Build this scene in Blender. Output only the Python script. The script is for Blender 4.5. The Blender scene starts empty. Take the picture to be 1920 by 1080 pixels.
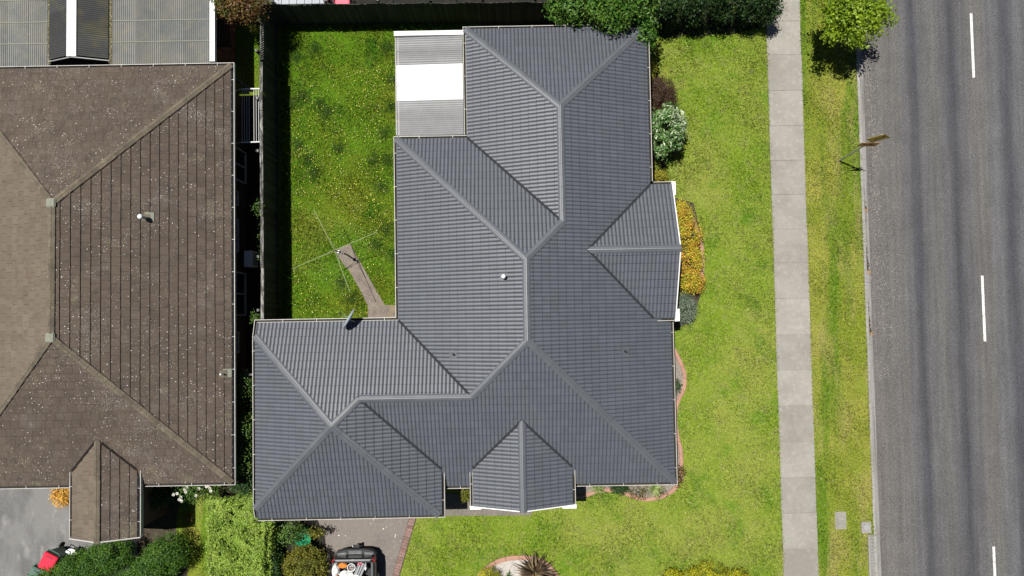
import bpy, bmesh, math, random
import numpy as np
from mathutils import Vector, Matrix, geometry
random.seed(7); RNG = np.random.default_rng(11)
SC = bpy.context.scene
COL = SC.collection
PI = math.pi

# ------------------------------------------------------------------ camera, sky, sun, exposure
CAM_H = 27.0; FPX = 1296.0; TILT = math.radians(2.1); ROLL = math.radians(-1.0)
cam_d = bpy.data.cameras.new("camera"); cam = bpy.data.objects.new("camera", cam_d); COL.objects.link(cam)
cam.location = (0, 0, CAM_H); cam.rotation_euler = (TILT, 0, ROLL)
cam_d.sensor_width = 36; cam_d.lens = FPX / 1920 * 36; cam_d.clip_start = 0.1; cam_d.clip_end = 2000
SC.camera = cam
SUN_TO = Vector((-0.25, 0.167, 1.0)).normalized()
world = bpy.data.worlds.new("World"); SC.world = world; world.use_nodes = True
wn = world.node_tree; wn.nodes.clear()
sky = wn.nodes.new("ShaderNodeTexSky"); sky.sky_type = 'NISHITA'; sky.sun_disc = False
sky.air_density = 0.5; sky.dust_density = 0.2
SC.cycles.diffuse_bounces = 2; SC.cycles.max_bounces = 8
sky.sun_elevation = math.asin(SUN_TO.z); sky.sun_rotation = math.atan2(SUN_TO.x, SUN_TO.y)
bg = wn.nodes.new("ShaderNodeBackground"); bg.inputs[1].default_value = 0.05
wo = wn.nodes.new("ShaderNodeOutputWorld")
wn.links.new(sky.outputs[0], bg.inputs[0]); wn.links.new(bg.outputs[0], wo.inputs[0])
sun_d = bpy.data.lights.new("sun", 'SUN'); sun_d.energy = 5.0; sun_d.angle = math.radians(0.5); sun_d.color = (1.0, 0.965, 0.91)
sun = bpy.data.objects.new("sun", sun_d); COL.objects.link(sun); sun.location = (-10, 7, 40)
sun.rotation_euler = (-SUN_TO).to_track_quat('-Z', 'Y').to_euler()
SC.view_settings.view_transform = 'Standard'; SC.view_settings.look = 'None'
SC.view_settings.exposure = 0.16; SC.view_settings.gamma = 1.0; SC.view_settings.use_curve_mapping = False

_R = (Matrix.Rotation(ROLL, 3, 'Z') @ Matrix.Rotation(TILT, 3, 'X'))
def P(px, py, z=0.0):
    """place in the world of a spot measured on the survey picture, at height z"""
    d = _R @ Vector(((px - 960) / FPX, (540 - py) / FPX, -1.0)); t = (CAM_H - z) / -d.z
    return (d.x * t, d.y * t)

# ------------------------------------------------------------------ materials
def mat(name, base, layers=(), rough=0.85, coat=0.0, bump=None, var=0.0, trans=0.0, spec=0.3, metal=0.0, specks=None, hue=None, alpha=None, stretch=None, sat=0.0):
    m = bpy.data.materials.new(name); m.use_nodes = True
    nt = m.node_tree; nt.nodes.clear(); N = nt.nodes.new; L = nt.links.new
    out = N("ShaderNodeOutputMaterial"); geo = N("ShaderNodeNewGeometry")
    def pos(s):
        if s is None: return geo.outputs['Position']
        mp = N("ShaderNodeMapping"); mp.inputs['Scale'].default_value = s
        L(geo.outputs['Position'], mp.inputs[0]); return mp.outputs[0]
    def mixc(fac, a, b, mode='MIX'):
        mx = N("ShaderNodeMix"); mx.data_type = 'RGBA'; mx.blend_type = mode
        if isinstance(fac, float): mx.inputs[0].default_value = fac
        else: L(fac, mx.inputs[0])
        for k, v in ((6, a), (7, b)):
            if isinstance(v, tuple): mx.inputs[k].default_value = (*v[:3], 1)
            else: L(v, mx.inputs[k])
        return mx.outputs[2]
    def ramp(sock, lo, hi, a=0.0, b=1.0):
        r = N("ShaderNodeMapRange"); r.inputs[1].default_value = lo; r.inputs[2].default_value = hi
        r.inputs[3].default_value = a; r.inputs[4].default_value = b; L(sock, r.inputs[0]); return r.outputs[0]
    col = tuple(base)
    for ly in layers:
        sc, det, lo, hi, c = ly[:5]; st = ly[5] if len(ly) > 5 else None; amt = ly[6] if len(ly) > 6 else 1.0
        nz = N("ShaderNodeTexNoise"); nz.inputs['Scale'].default_value = sc; nz.inputs['Detail'].default_value = det
        nz.inputs['Roughness'].default_value = 0.6
        L(pos(st), nz.inputs['Vector']); col = mixc(ramp(nz.outputs[0], lo, hi, 0, amt), col, tuple(c))
    if specks:
        for (sc, size, keep, c, msc, mlo, mhi) in specks:
            vo = N("ShaderNodeTexVoronoi"); vo.inputs['Scale'].default_value = sc; L(geo.outputs['Position'], vo.inputs['Vector'])
            a = ramp(vo.outputs['Distance'], size, size * 0.6)
            sp = N("ShaderNodeSeparateColor"); L(vo.outputs['Color'], sp.inputs[0])
            b = ramp(sp.outputs[0], keep, keep + 0.02)
            mu = N("ShaderNodeMath"); mu.operation = 'MULTIPLY'; L(a, mu.inputs[0]); L(b, mu.inputs[1])
            nz = N("ShaderNodeTexNoise"); nz.inputs['Scale'].default_value = msc; L(geo.outputs['Position'], nz.inputs['Vector'])
            mu2 = N("ShaderNodeMath"); mu2.operation = 'MULTIPLY'; L(mu.outputs[0], mu2.inputs[0]); L(ramp(nz.outputs[0], mlo, mhi), mu2.inputs[1])
            col = mixc(mu2.outputs[0], col, tuple(c))
    if var or hue:
        oi = N("ShaderNodeObjectInfo"); ad = N("ShaderNodeMath"); ad.operation = 'ADD'
        L(oi.outputs['Random'], ad.inputs[0]); L(geo.outputs['Random Per Island'], ad.inputs[1])
        fr = N("ShaderNodeMath"); fr.operation = 'FRACT'; L(ad.outputs[0], fr.inputs[0])
        if hue:
            ml = N("ShaderNodeMath"); ml.operation = 'MULTIPLY'; L(fr.outputs[0], ml.inputs[0]); ml.inputs[1].default_value = 7.31
            f2 = N("ShaderNodeMath"); f2.operation = 'FRACT'; L(ml.outputs[0], f2.inputs[0])
            col = mixc(ramp(f2.outputs[0], hue[0], hue[1]), col, tuple(hue[2]))
        if var:
            v = ramp(fr.outputs[0], 0, 1, 1 - var, 1 + var)
            vm = N("ShaderNodeVectorMath"); vm.operation = 'SCALE'
            if isinstance(col, tuple):
                rg = N("ShaderNodeRGB"); rg.outputs[0].default_value = (*col, 1); col = rg.outputs[0]
            L(col, vm.inputs[0]); L(v, vm.inputs['Scale']); col = vm.outputs[0]
    bs = N("ShaderNodeBsdfPrincipled"); bs.inputs['Roughness'].default_value = rough
    bs.inputs['Specular IOR Level'].default_value = spec; bs.inputs['Metallic'].default_value = metal
    if coat: bs.inputs['Coat Weight'].default_value = coat; bs.inputs['Coat Roughness'].default_value = .5
    if isinstance(col, tuple): bs.inputs['Base Color'].default_value = (*col, 1)
    else: L(col, bs.inputs['Base Color'])
    if alpha is not None: bs.inputs['Alpha'].default_value = alpha
    if bump:
        nz = N("ShaderNodeTexNoise"); nz.inputs['Scale'].default_value = bump[0]; nz.inputs['Detail'].default_value = 4
        L(pos(stretch), nz.inputs['Vector'])
        bp = N("ShaderNodeBump"); bp.inputs['Strength'].default_value = bump[1]; bp.inputs['Distance'].default_value = bump[2] if len(bump) > 2 else 0.01
        L(nz.outputs[0], bp.inputs['Height']); L(bp.outputs[0], bs.inputs['Normal'])
    if trans > 0:
        tr = N("ShaderNodeBsdfTranslucent")
        if isinstance(col, tuple): tr.inputs[0].default_value = (*col, 1)
        else: L(col, tr.inputs[0])
        ms = N("ShaderNodeMixShader"); ms.inputs[0].default_value = trans
        L(bs.outputs[0], ms.inputs[1]); L(tr.outputs[0], ms.inputs[2]); L(ms.outputs[0], out.inputs[0])
    else: L(bs.outputs[0], out.inputs[0])
    return m

GL = [(0.30, 4, .40, .62, (.265, .295, .055)), (0.9, 4, .52, .72, (.10, .205, .014)), (2.2, 5, .52, .72, (.25, .25, .085), None, .7), (7, 4, .48, .72, (.31, .37, .068), None, .75), (24, 3, .48, .66, (.07, .135, .010), None, .6)]
GB = [(0.40, 4, .44, .62, (.165, .20, .016)), (0.8, 4, .54, .68, (.050, .145, .007)), (2.4, 4, .56, .74, (.20, .20, .05), None, .6), (8, 3, .5, .75, (.18, .26, .025), None, .6), (24, 3, .46, .64, (.03, .08, .006), None, .7)]
GV = [(0.35, 4, .42, .62, (.35, .335, .07)), (0.9, 4, .48, .62, (.11, .21, .012), (1, .12, 1)), (1.3, 5, .50, .68, (.36, .30, .12), (1, .2, 1), .8), (8, 4, .48, .72, (.30, .34, .06), None, .7), (24, 3, .46, .64, (.07, .11, .012), None, .7)]
M = dict(
 ground=mat('dirt_ground', (.07, .065, .03), [(1.5, 5, .4, .7, (.11, .10, .05)), (9, 4, .45, .7, (.05, .07, .02))], bump=(20, .6, .02)),
 lawn=mat('front_lawn', (.17, .255, .022), GL, bump=(38, .9, .03), rough=1, spec=.1),
 backlawn=mat('back_lawn', (.10, .205, .010), GB, bump=(38, .9, .03), rough=1, spec=.1),
 verge=mat('verge_lawn', (.22, .26, .03), GV, bump=(38, .9, .03), rough=1, spec=.1),
 blade=mat('front_blades', (.215, .325, .025), GL, var=.85, trans=.15, rough=.7, spec=.2, hue=(.93, .96, (.42, .40, .17))),
 backblade=mat('back_blades', (.165, .285, .016), GB, var=.85, trans=.15, rough=.7, spec=.2, hue=(.93, .96, (.36, .36, .08))),
 vergeblade=mat('verge_blades', (.27, .33, .036), GV, var=.65, trans=.2, rough=.7, spec=.2, hue=(.9, .95, (.44, .38, .18))),
 soil=mat('soil', (.045, .035, .022), [(6, 5, .4, .7, (.09, .075, .05))], bump=(30, .9, .03)),
 shadesoil=mat('shade_dark_soil', (.016, .015, .011), [(6, 5, .45, .7, (.030, .030, .018))], bump=(30, .9, .03)),  # soil, coloured near black to include shade on the ground
 mulch=mat('bed_gravel', (.30, .27, .23), [(14, 4, .4, .65, (.16, .13, .10)), (40, 2, .5, .7, (.42, .38, .33))], bump=(60, .9, .03)),
 pebble=mat('white_pebbles', (.62, .58, .53), [(35, 3, .5, .65, (.35, .31, .27))], var=.3),
 asphalt=None,
 concrete=mat('footpath_concrete', (.315, .297, .264), [(.9, 5, .42, .68, (.255, .240, .212)), (6, 5, .5, .75, (.37, .35, .312)), (45, 3, .55, .75, (.23, .215, .19), None, .8), (.35, 4, .52, .62, (.245, .228, .195), None, .6)],
              bump=(60, .25, .01), var=.085, specks=[(26, .16, .78, (.17, .16, .14), 1.2, .4, .6)]),
 kerb=mat('kerb_concrete', (.33, .315, .295), [(1.6, 5, .42, .66, (.24, .225, .21), (3, .5, 1)), (30, 3, .5, .75, (.40, .385, .36))], bump=(60, .3, .01), var=.05),
 channel=mat('channel_concrete', (.255, .245, .235), [(1.2, 5, .45, .60, (.15, .142, .13), (9, .35, 1)), (30, 3, .5, .75, (.31, .30, .28))], bump=(60, .3, .01)),
 drive=mat('driveway_concrete', (.20, .175, .155), [(.9, 5, .45, .65, (.155, .135, .125)), (8, 4, .5, .75, (.25, .22, .20)), (40, 3, .55, .75, (.13, .11, .10), None, .6)], bump=(60, .3, .01)),
 ndrive=mat('neighbour_drive', (.19, .187, .18), [(.8, 5, .44, .62, (.125, .123, .12), (1.4, .6, 1)), (1.6, 6, .55, .70, (.265, .26, .25), (1.5, .6, 1)), (30, 3, .5, .8, (.26, .25, .24), None, .6)], bump=(50, .3, .01)),
 path=mat('old_path', (.215, .18, .15), [(3, 5, .42, .66, (.145, .12, .10)), (22, 4, .5, .75, (.29, .25, .21)), (1.0, 2, .55, .7, (.26, .20, .10))], bump=(50, .4, .015)),
 paint=mat('road_paint', (.72, .71, .69), [(5, 6, .5, .68, (.52, .51, .49)), (22, 5, .58, .66, (.22, .215, .21))], rough=.6),
 tile=mat('charcoal_tile', (.080, .089, .106), [(.5, 4, .4, .7, (.090, .099, .115)), (5, 5, .45, .8, (.070, .078, .092)), (60, 3, .5, .75, (.12, .13, .145), None, .6)],
          rough=.50, spec=.9, coat=.35, var=.06, bump=(120, .18, .004)),
 tilecap=mat('charcoal_cap', (.098, .107, .120), [(4, 4, .45, .75, (.086, .094, .106))], rough=.45, spec=1.0, coat=.6, var=.07, bump=(120, .12, .004)),
 deck=mat('roof_underlay', (.02, .022, .026)),
 tileshade=mat('tile_line_shade', (.026, .029, .034), rough=.9),  # paints the shade at tile butts, in rib grooves and valleys
 ntileshade=mat('brown_line_shade', (.018, .014, .011), rough=.95),  # painted shade lines of the brown roof's courses and valleys
 ntile=mat('brown_tile', (.092, .072, .057), [(.35, 5, .40, .65, (.110, .085, .066)), (.8, 6, .58, .76, (.17, .155, .14), None, .5), (3, 5, .5, .7, (.070, .058, .048)), (1.3, 6, .60, .72, (.16, .145, .09), None, .55), (50, 3, .5, .75, (.14, .12, .105), None, .6)],
          rough=.95, spec=.15, var=.08, bump=(90, .5, .006),
          specks=[(9, .18, .50, (.58, .56, .54), 1.1, .36, .56), (19, .24, .50, (.46, .44, .42), 1.3, .42, .60), (30, .42, .35, (.30, .285, .27), .9, .58, .78)]),
 ncap=mat('brown_cap', (.15, .125, .09), [(3, 5, .4, .65, (.10, .085, .065)), (12, 4, .55, .7, (.21, .185, .12))], rough=.95, var=.15, bump=(60, .6, .01), specks=[(12, .2, .8, (.42, .41, .36), 1.5, .45, .6)]),
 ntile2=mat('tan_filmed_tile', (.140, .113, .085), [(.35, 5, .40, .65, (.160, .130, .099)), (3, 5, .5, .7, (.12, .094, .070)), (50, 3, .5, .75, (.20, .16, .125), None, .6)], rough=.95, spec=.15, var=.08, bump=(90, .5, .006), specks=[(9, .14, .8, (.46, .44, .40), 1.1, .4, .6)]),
 mortar=mat('lichened_mortar', (.25, .26, .21), [(20, 4, .5, .7, (.20, .19, .15))], bump=(40, .8, .02)),
 cream=mat('cream_gutter', (.52, .50, .46), [(5, 4, .5, .8, (.36, .34, .31))], rough=.45),
 white=mat('white_paint', (.82, .82, .80), [(6, 4, .6, .8, (.68, .67, .64))], rough=.5),
 gutdirtshade=mat('gutter_sediment_shade', (.028, .025, .02), [(20, 3, .55, .7, (.06, .055, .04))]),  # leaf dirt, with the deep gutter's shade put into its colour
 brick=mat('dark_brick', (.10, .06, .045), [(8, 4, .4, .7, (.14, .085, .06)), (30, 2, .5, .6, (.07, .045, .035), (1, 1, 3))], bump=(30, .5, .01)),
 brick2=mat('tan_brick', (.30, .22, .16), [(9, 4, .4, .7, (.22, .15, .11))], bump=(30, .5, .01)),
 glass=mat('window_glass', (.03, .035, .04), rough=.08, spec=.9),
 frame=mat('window_frame', (.55, .54, .50), rough=.5),
 corr=mat('grey_corrugated', (.27, .27, .272), [(3, 4, .4, .7, (.24, .24, .238))], rough=.42, spec=.5, metal=.0, var=.05),
 skyl=mat('skylight_sheet', (.92, .92, .93), rough=.35, trans=.15, var=.02),
 pergs=mat('weathered_sheet', (.235, .23, .205), [(.8, 4, .42, .62, (.175, .19, .185)), (3, 5, .5, .75, (.28, .26, .21)), (25, 3, .58, .75, (.42, .40, .34), None, .7)], rough=.5, spec=.5, var=.13, trans=.12,
           specks=[(7, .13, .72, (.42, .41, .33), 1.2, .45, .6)]),
 pergd=mat('smoke_sheet', (.065, .068, .066), [(1.0, 4, .5, .66, (.12, .11, .065)), (8, 5, .52, .75, (.06, .055, .04))], rough=.4, spec=.5, var=.2,
           specks=[(12, .16, .78, (.40, .38, .25), 1.6, .5, .62)]),
 moss=mat('lichen_line', (.09, .075, .035), [(22, 4, .5, .66, (.38, .36, .24))], bump=(60, .8, .02)),
 paling=mat('weathered_paling', (.055, .056, .048), [(7, 5, .4, .7, (.03, .034, .028), (1, 1, .12)), (30, 3, .5, .7, (.11, .11, .10), (2, 2, .08), .8)], var=.35, bump=(60, .6, .01), stretch=(3, 3, .2)),
 fcap=mat('silvered_timber', (.26, .255, .235), [(5, 5, .42, .55, (.03, .029, .025), (3, .5, 1)), (40, 3, .5, .7, (.22, .21, .19), (6, .5, 1))], var=.25, bump=(60, .6, .01)),
 deckwood=mat('deck_board', (.25, .115, .055), [(3, 5, .45, .7, (.15, .07, .035)), (30, 3, .5, .7, (.32, .17, .09), (.3, 5, 1))], var=.25, rough=.7),
 terra=mat('terracotta_edging', (.42, .23, .165), [(9, 4, .45, .7, (.33, .18, .13)), (40, 3, .5, .75, (.5, .33, .26))], var=.08, bump=(50, .4, .01)),
 redbrick=mat('red_paver', (.25, .16, .14), [(9, 4, .45, .7, (.19, .11, .09))], var=.2, bump=(50, .4, .01)),
 iron=mat('black_iron', (.012, .011, .010), rough=.5),
 steel=mat('galvanised_steel', (.42, .43, .43), [(8, 4, .5, .7, (.3, .31, .31))], rough=.45, metal=.3),
 dish=mat('dish_grey', (.30, .36, .38), [(6, 4, .5, .7, (.24, .29, .31))], rough=.6),
 line=mat('clothes_wire', (.30, .36, .16), rough=.6),
 hoist=mat('hoist_tube', (.30, .36, .15), [(9, 4, .5, .7, (.36, .38, .28))], rough=.5),
 signy=mat('yellow_sign', (.80, .50, .03), [(6, 4, .5, .75, (.70, .42, .03))], rough=.5),
 signo=mat('orange_sign', (.66, .30, .06), [(6, 4, .5, .75, (.56, .24, .05))], rough=.5),
 black=mat('black_print', (.012, .012, .012), rough=.6),
 carblack=mat('black_car_paint', (.010, .011, .013), rough=.22, spec=.6),
 plastic=mat('black_plastic', (.028, .029, .031), rough=.55),
 bumper=mat('grey_bumper', (.085, .09, .095), rough=.4, spec=.5),
 rubber=mat('rubber', (.015, .015, .015), rough=.9),
 redlamp=mat('red_lamp', (.45, .015, .02), rough=.2),
 carglass=mat('car_glass', (.015, .018, .02), rough=.05, spec=.9),
 sack=mat('white_sack', (.80, .80, .78), [(10, 4, .55, .75, (.62, .61, .58))], rough=.7, bump=(14, .9, .03)),
 orange=mat('orange_stuff', (.75, .25, .04), [(10, 4, .5, .7, (.55, .15, .03))], rough=.6, bump=(14, .8, .02)),
 greycloth=mat('grey_canvas', (.32, .33, .34), rough=.8),
 redbin=mat('red_lid', (.72, .035, .07), [(5, 4, .5, .8, (.6, .03, .06))], rough=.4),
 pinkbin=mat('faded_red_lid', (.78, .10, .16), rough=.5),
 greenbin=mat('green_bin_body', (.10, .17, .13), [(5, 4, .5, .8, (.13, .2, .16))], rough=.5),
 brightgreen=mat('bright_green_plastic', (.01, .33, .15), rough=.4),
 yellowball=mat('yellow_plastic', (.8, .75, .03), rough=.4),
 bark=mat('bark', (.10, .08, .06), [(20, 4, .4, .7, (.06, .045, .035))], bump=(40, .8, .02)),
 shedroof=mat('pale_shed_roof', (.34, .37, .40), rough=.45, var=.04),
 whiteplastic=mat('white_plastic', (.78, .78, .76), rough=.5),
)
def leafmat(name, base, alt, alo=.5, ahi=.75, var=.45, trans=.25, lay=None, rough=.5, spec=.35):
    return mat(name, base, lay or [(1.6, 3, .42, .64, alt)], var=var, trans=trans, hue=(alo, ahi, alt), rough=rough, spec=spec)
LF = dict(
 hedge=leafmat('lime_hedge_leaf', (.21, .345, .04), (.32, .44, .07), rough=.5),
 conif=leafmat('dark_conifer_leaf', (.035, .10, .009), (.09, .19, .018)),
 tree=leafmat('broad_green_leaf', (.04, .125, .012), (.11, .21, .025)),
 darkhedge=leafmat('dark_hedge_leaf', (.016, .042, .009), (.04, .085, .02), trans=.12),
 street=leafmat('lime_street_leaf', (.16, .27, .012), (.27, .38, .02), trans=.35),
 maroon=leafmat('maroon_leaf', (.055, .028, .018), (.10, .055, .03)),
 varieg=leafmat('variegated_leaf', (.08, .19, .04), (.55, .62, .40), alo=.74, ahi=.80, lay=[(3, 3, .45, .6, (.13, .25, .06))]),
 flowertop=leafmat('cream_leaf', (.62, .68, .52), (.42, .52, .30)),
 yellow=leafmat('golden_leaf', (.42, .32, .02), (.30, .30, .03)),
 orangel=leafmat('orange_leaf', (.62, .34, .03), (.50, .46, .04), alo=.3, ahi=.6, lay=[(2.0, 3, .45, .56, (.42, .42, .03)), (1.6, 3, .50, .58, (.68, .22, .05))]),
 greyl=leafmat('grey_green_leaf', (.13, .19, .12), (.27, .33, .24)),
 mid=leafmat('mid_green_leaf', (.05, .13, .02), (.12, .20, .035)),
 deepg=leafmat('deep_green_leaf', (.02, .06, .012), (.04, .10, .02)),
 olive=leafmat('olive_leaf', (.11, .13, .015), (.26, .24, .03), lay=[(1.2, 3, .45, .6, (.19, .19, .02))]),
 yellowb=leafmat('bright_yellow_leaf', (.58, .54, .02), (.30, .33, .02), lay=[(1.5, 3, .48, .62, (.25, .26, .02))]),
 rust=leafmat('rusty_leaf', (.12, .045, .02), (.22, .13, .03), lay=[(1.6, 3, .45, .6, (.09, .12, .02))]),
 orangeb=leafmat('amber_leaf', (.72, .36, .06), (.80, .50, .10)),
 rose=leafmat('white_petal', (.85, .83, .78), (.8, .78, .66), trans=.15),
 strap=leafmat('strap_leaf', (.16, .26, .045), (.35, .42, .16)),
 flax=leafmat('bronze_flax_leaf', (.075, .048, .030), (.34, .27, .15), alo=.55, ahi=.68, lay=[(3, 3, .45, .6, (.11, .075, .04))]),
 agave=leafmat('dark_strap_leaf', (.05, .12, .02), (.10, .2, .04)),
 petaly=leafmat('dandelion', (.72, .66, .05), (.62, .62, .25), lay=[(3, 3, .42, .64, (.7, .6, .04))]),
 litter=leafmat('dry_leaf', (.42, .24, .10), (.55, .38, .2)),
 chip=leafmat('pale_chip', (.45, .43, .38), (.30, .28, .24)),
)

# asphalt: wheel-polished bands run along the road (wear, fixed to the surface)
def make_asphalt():
    m = bpy.data.materials.new('worn_asphalt'); m.use_nodes = True; nt = m.node_tree; N = nt.nodes.new; L = nt.links.new
    bs = nt.nodes['Principled BSDF']; geo = N("ShaderNodeNewGeometry"); sx = N("ShaderNodeSeparateXYZ"); L(geo.outputs['Position'], sx.inputs[0])
    nz = N("ShaderNodeTexNoise"); nz.inputs['Scale'].default_value = .35; nz.inputs['Detail'].default_value = 3; L(geo.outputs['Position'], nz.inputs['Vector'])
    ad = N("ShaderNodeMath"); ad.operation = 'MULTIPLY_ADD'; L(nz.outputs[0], ad.inputs[0]); ad.inputs[1].default_value = .28; L(sx.outputs[0], ad.inputs[2])
    mr = N("ShaderNodeMapRange"); mr.inputs[1].default_value = 14.09; mr.inputs[2].default_value = 23.09; L(ad.outputs[0], mr.inputs[0])
    cr = N("ShaderNodeValToRGB"); el = cr.color_ramp.elements
    def X(x): return (x - 13.95) / 9.0
    stops = [(14.1, (.118, .109, .101)), (15.3, (.109, .104, .099)), (15.72, (.094, .092, .094)), (16.08, (.055, .056, .063)), (16.44, (.094, .092, .093)), (16.9, (.102, .099, .095)),
             (17.22, (.090, .088, .091)), (17.62, (.053, .054, .061)), (18.0, (.090, .088, .090)), (18.6, (.108, .103, .097)), (19.3, (.10, .10, .104)), (19.75, (.056, .058, .066)), (20.3, (.10, .10, .104)), (21.3, (.05, .052, .06)), (22.0, (.11, .11, .11))]
    el[0].position = X(stops[0][0]); el[0].color = (*stops[0][1], 1); el[1].position = X(stops[-1][0]); el[1].color = (*stops[-1][1], 1)
    for x, c in stops[1:-1]:
        e = el.new(X(x)); e.color = (*c, 1)
    cr.color_ramp.interpolation = 'EASE'
    L(mr.outputs[0], cr.inputs[0])
    col = cr.outputs[0]
    for sc, lo, hi, a, b in ((30, .3, .7, .74, 1.28), (60, .35, .65, .5, 1.55), (1.1, .35, .65, .95, 1.06), ((7, .25, 7), .3, .7, .86, 1.14)):
        n2 = N("ShaderNodeTexNoise"); n2.inputs['Scale'].default_value = 1 if isinstance(sc, tuple) else sc; n2.inputs['Detail'].default_value = 2; mp = N('ShaderNodeMapping'); mp.inputs['Scale'].default_value = sc if isinstance(sc, tuple) else (1, 1, 1); L(geo.outputs['Position'], mp.inputs[0]); L(mp.outputs[0], n2.inputs['Vector'])
        r = N("ShaderNodeMapRange"); r.inputs[1].default_value = lo; r.inputs[2].default_value = hi; r.inputs[3].default_value = a; r.inputs[4].default_value = b; L(n2.outputs[0], r.inputs[0])
        vm = N("ShaderNodeVectorMath"); vm.operation = 'SCALE'; L(col, vm.inputs[0]); L(r.outputs[0], vm.inputs['Scale']); col = vm.outputs[0]
    L(col, bs.inputs['Base Color']); bs.inputs['Roughness'].default_value = .8; bs.inputs['Specular IOR Level'].default_value = .3
    bp = N("ShaderNodeBump"); bp.inputs['Strength'].default_value = .5; bp.inputs['Distance'].default_value = .01; L(n2.outputs[0], bp.inputs['Height'])
    return m
M['asphalt'] = make_asphalt()

# ------------------------------------------------------------------ helpers
def wloc(o):
    v = Vector((0, 0, 0))
    while o is not None: v += o.location; o = o.parent
    return v
def link_mesh(name, me, parent=None, m=None, kind=None, label=None, **kw):
    o = bpy.data.objects.new(name, me); COL.objects.link(o)
    if parent is not None: o.parent = parent
    if m is not None and not me.materials: me.materials.append(m)
    if kind: o['kind'] = kind
    if label: o['label'] = label
    for k, v in kw.items(): o[k] = v
    return o
def npmesh(name, verts, faces, smooth=False):
    """faces: (M,k) int array of equal-sized polygons"""
    verts = np.asarray(verts, dtype=np.float32); faces = np.asarray(faces, dtype=np.int32)
    me = bpy.data.meshes.new(name); me.vertices.add(len(verts)); me.vertices.foreach_set('co', verts.ravel())
    k = faces.shape[1]; me.loops.add(faces.size); me.loops.foreach_set('vertex_index', faces.ravel())
    me.polygons.add(len(faces)); me.polygons.foreach_set('loop_start', np.arange(0, faces.size, k, dtype=np.int32))
    me.polygons.foreach_set('loop_total', np.full(len(faces), k, dtype=np.int32))
    if smooth: me.polygons.foreach_set('use_smooth', np.ones(len(faces), dtype=bool))
    me.update(calc_edges=True); return me
class Buf:
    def __init__(s): s.v = []; s.f = []
    def add(s, vs, fs):
        b = len(s.v); s.v += [tuple(v) for v in vs]; s.f += [tuple(b + i for i in f) for f in fs]; return s
    def box(s, x0, x1, y0, y1, z0, z1):
        return s.add([(x0, y0, z0), (x1, y0, z0), (x1, y1, z0), (x0, y1, z0), (x0, y0, z1), (x1, y0, z1), (x1, y1, z1), (x0, y1, z1)],
                     [(0, 3, 2, 1), (4, 5, 6, 7), (0, 1, 5, 4), (1, 2, 6, 5), (2, 3, 7, 6), (3, 0, 4, 7)])
    def prism(s, poly, z0, z1):
        n = len(poly)
        if sum(poly[i][0] * poly[(i + 1) % n][1] - poly[(i + 1) % n][0] * poly[i][1] for i in range(n)) < 0: poly = poly[::-1]
        tri = geometry.tessellate_polygon([[Vector((p[0], p[1], 0)) for p in poly]])
        vs = [(p[0], p[1], z0) for p in poly] + [(p[0], p[1], z1) for p in poly]; fs = []
        for a, b, c in tri:
            ar = (poly[b][0] - poly[a][0]) * (poly[c][1] - poly[a][1]) - (poly[c][0] - poly[a][0]) * (poly[b][1] - poly[a][1])
            if ar < 0: b, c = c, b
            fs += [(n + a, n + b, n + c), (a, c, b)]
        fs += [(i, (i + 1) % n, n + (i + 1) % n, n + i) for i in range(n)]
        return s.add(vs, fs)
    def tube(s, a, b, r, r2=None, n=8, cap=True):
        a = Vector(a); b = Vector(b); d = (b - a); L = d.length
        if L < 1e-6: return s
        q = d.to_track_quat('Z', 'Y'); r2 = r if r2 is None else r2
        ring = [q @ Vector((math.cos(2 * PI * i / n), math.sin(2 * PI * i / n), 0)) for i in range(n)]
        vs = [a + p * r for p in ring] + [b + p * r2 for p in ring]; fs = [(i, (i + 1) % n, n + (i + 1) % n, n + i) for i in range(n)]
        if cap: fs += [tuple(range(n - 1, -1, -1)), tuple(range(n, 2 * n))]
        return s.add(vs, fs)
    def path(s, pts, r, n=6):
        for a, b in zip(pts[:-1], pts[1:]): s.tube(a, b, r, n=n)
        return s
    def lathe(s, c, prof, n=16):
        c = Vector(c); vs = []; fs = []
        for r, z in prof: vs += [(c.x + r * math.cos(2 * PI * i / n), c.y + r * math.sin(2 * PI * i / n), c.z + z) for i in range(n)]
        for k in range(len(prof) - 1): fs += [(k * n + i, k * n + (i + 1) % n, (k + 1) * n + (i + 1) % n, (k + 1) * n + i) for i in range(n)]
        return s.add(vs, fs)
    def sweep(s, pts, sec, closed_sec=True):
        """pts: 3D polyline, sec: list of (outward offset, dz); outward = right-hand side of travel"""
        n = len(pts); P3 = [Vector(p) for p in pts]; rings = []
        for i in range(n):
            def rn(a, b):
                d = (b - a); d.z = 0; d.normalize(); return Vector((d.y, -d.x, 0))
            if i == 0: w = rn(P3[0], P3[1])
            elif i == n - 1: w = rn(P3[-2], P3[-1])
            else:
                w1 = rn(P3[i - 1], P3[i]); w2 = rn(P3[i], P3[i + 1]); w = (w1 + w2); w /= max(.3, (1 + w1.dot(w2)))
            rings.append([P3[i] + w * o + Vector((0, 0, dz)) for o, dz in sec])
        k = len(sec); vs = [v for r in rings for v in r]; fs = []
        rg = range(k) if closed_sec else range(k - 1)
        for i in range(n - 1):
            for j in rg: fs.append((i * k + j, (i + 1) * k + j, (i + 1) * k + (j + 1) % k, i * k + (j + 1) % k))
        if closed_sec: fs += [tuple(range(k)), tuple(range((n) * k - 1, (n - 1) * k - 1, -1))]
        return s.add(vs, fs)
    def mesh(s, name, smooth=False):
        me = bpy.data.meshes.new(name); me.from_pydata(s.v, [], s.f)
        if smooth: me.polygons.foreach_set('use_smooth', [True] * len(me.polygons))
        me.update(); return me
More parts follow.
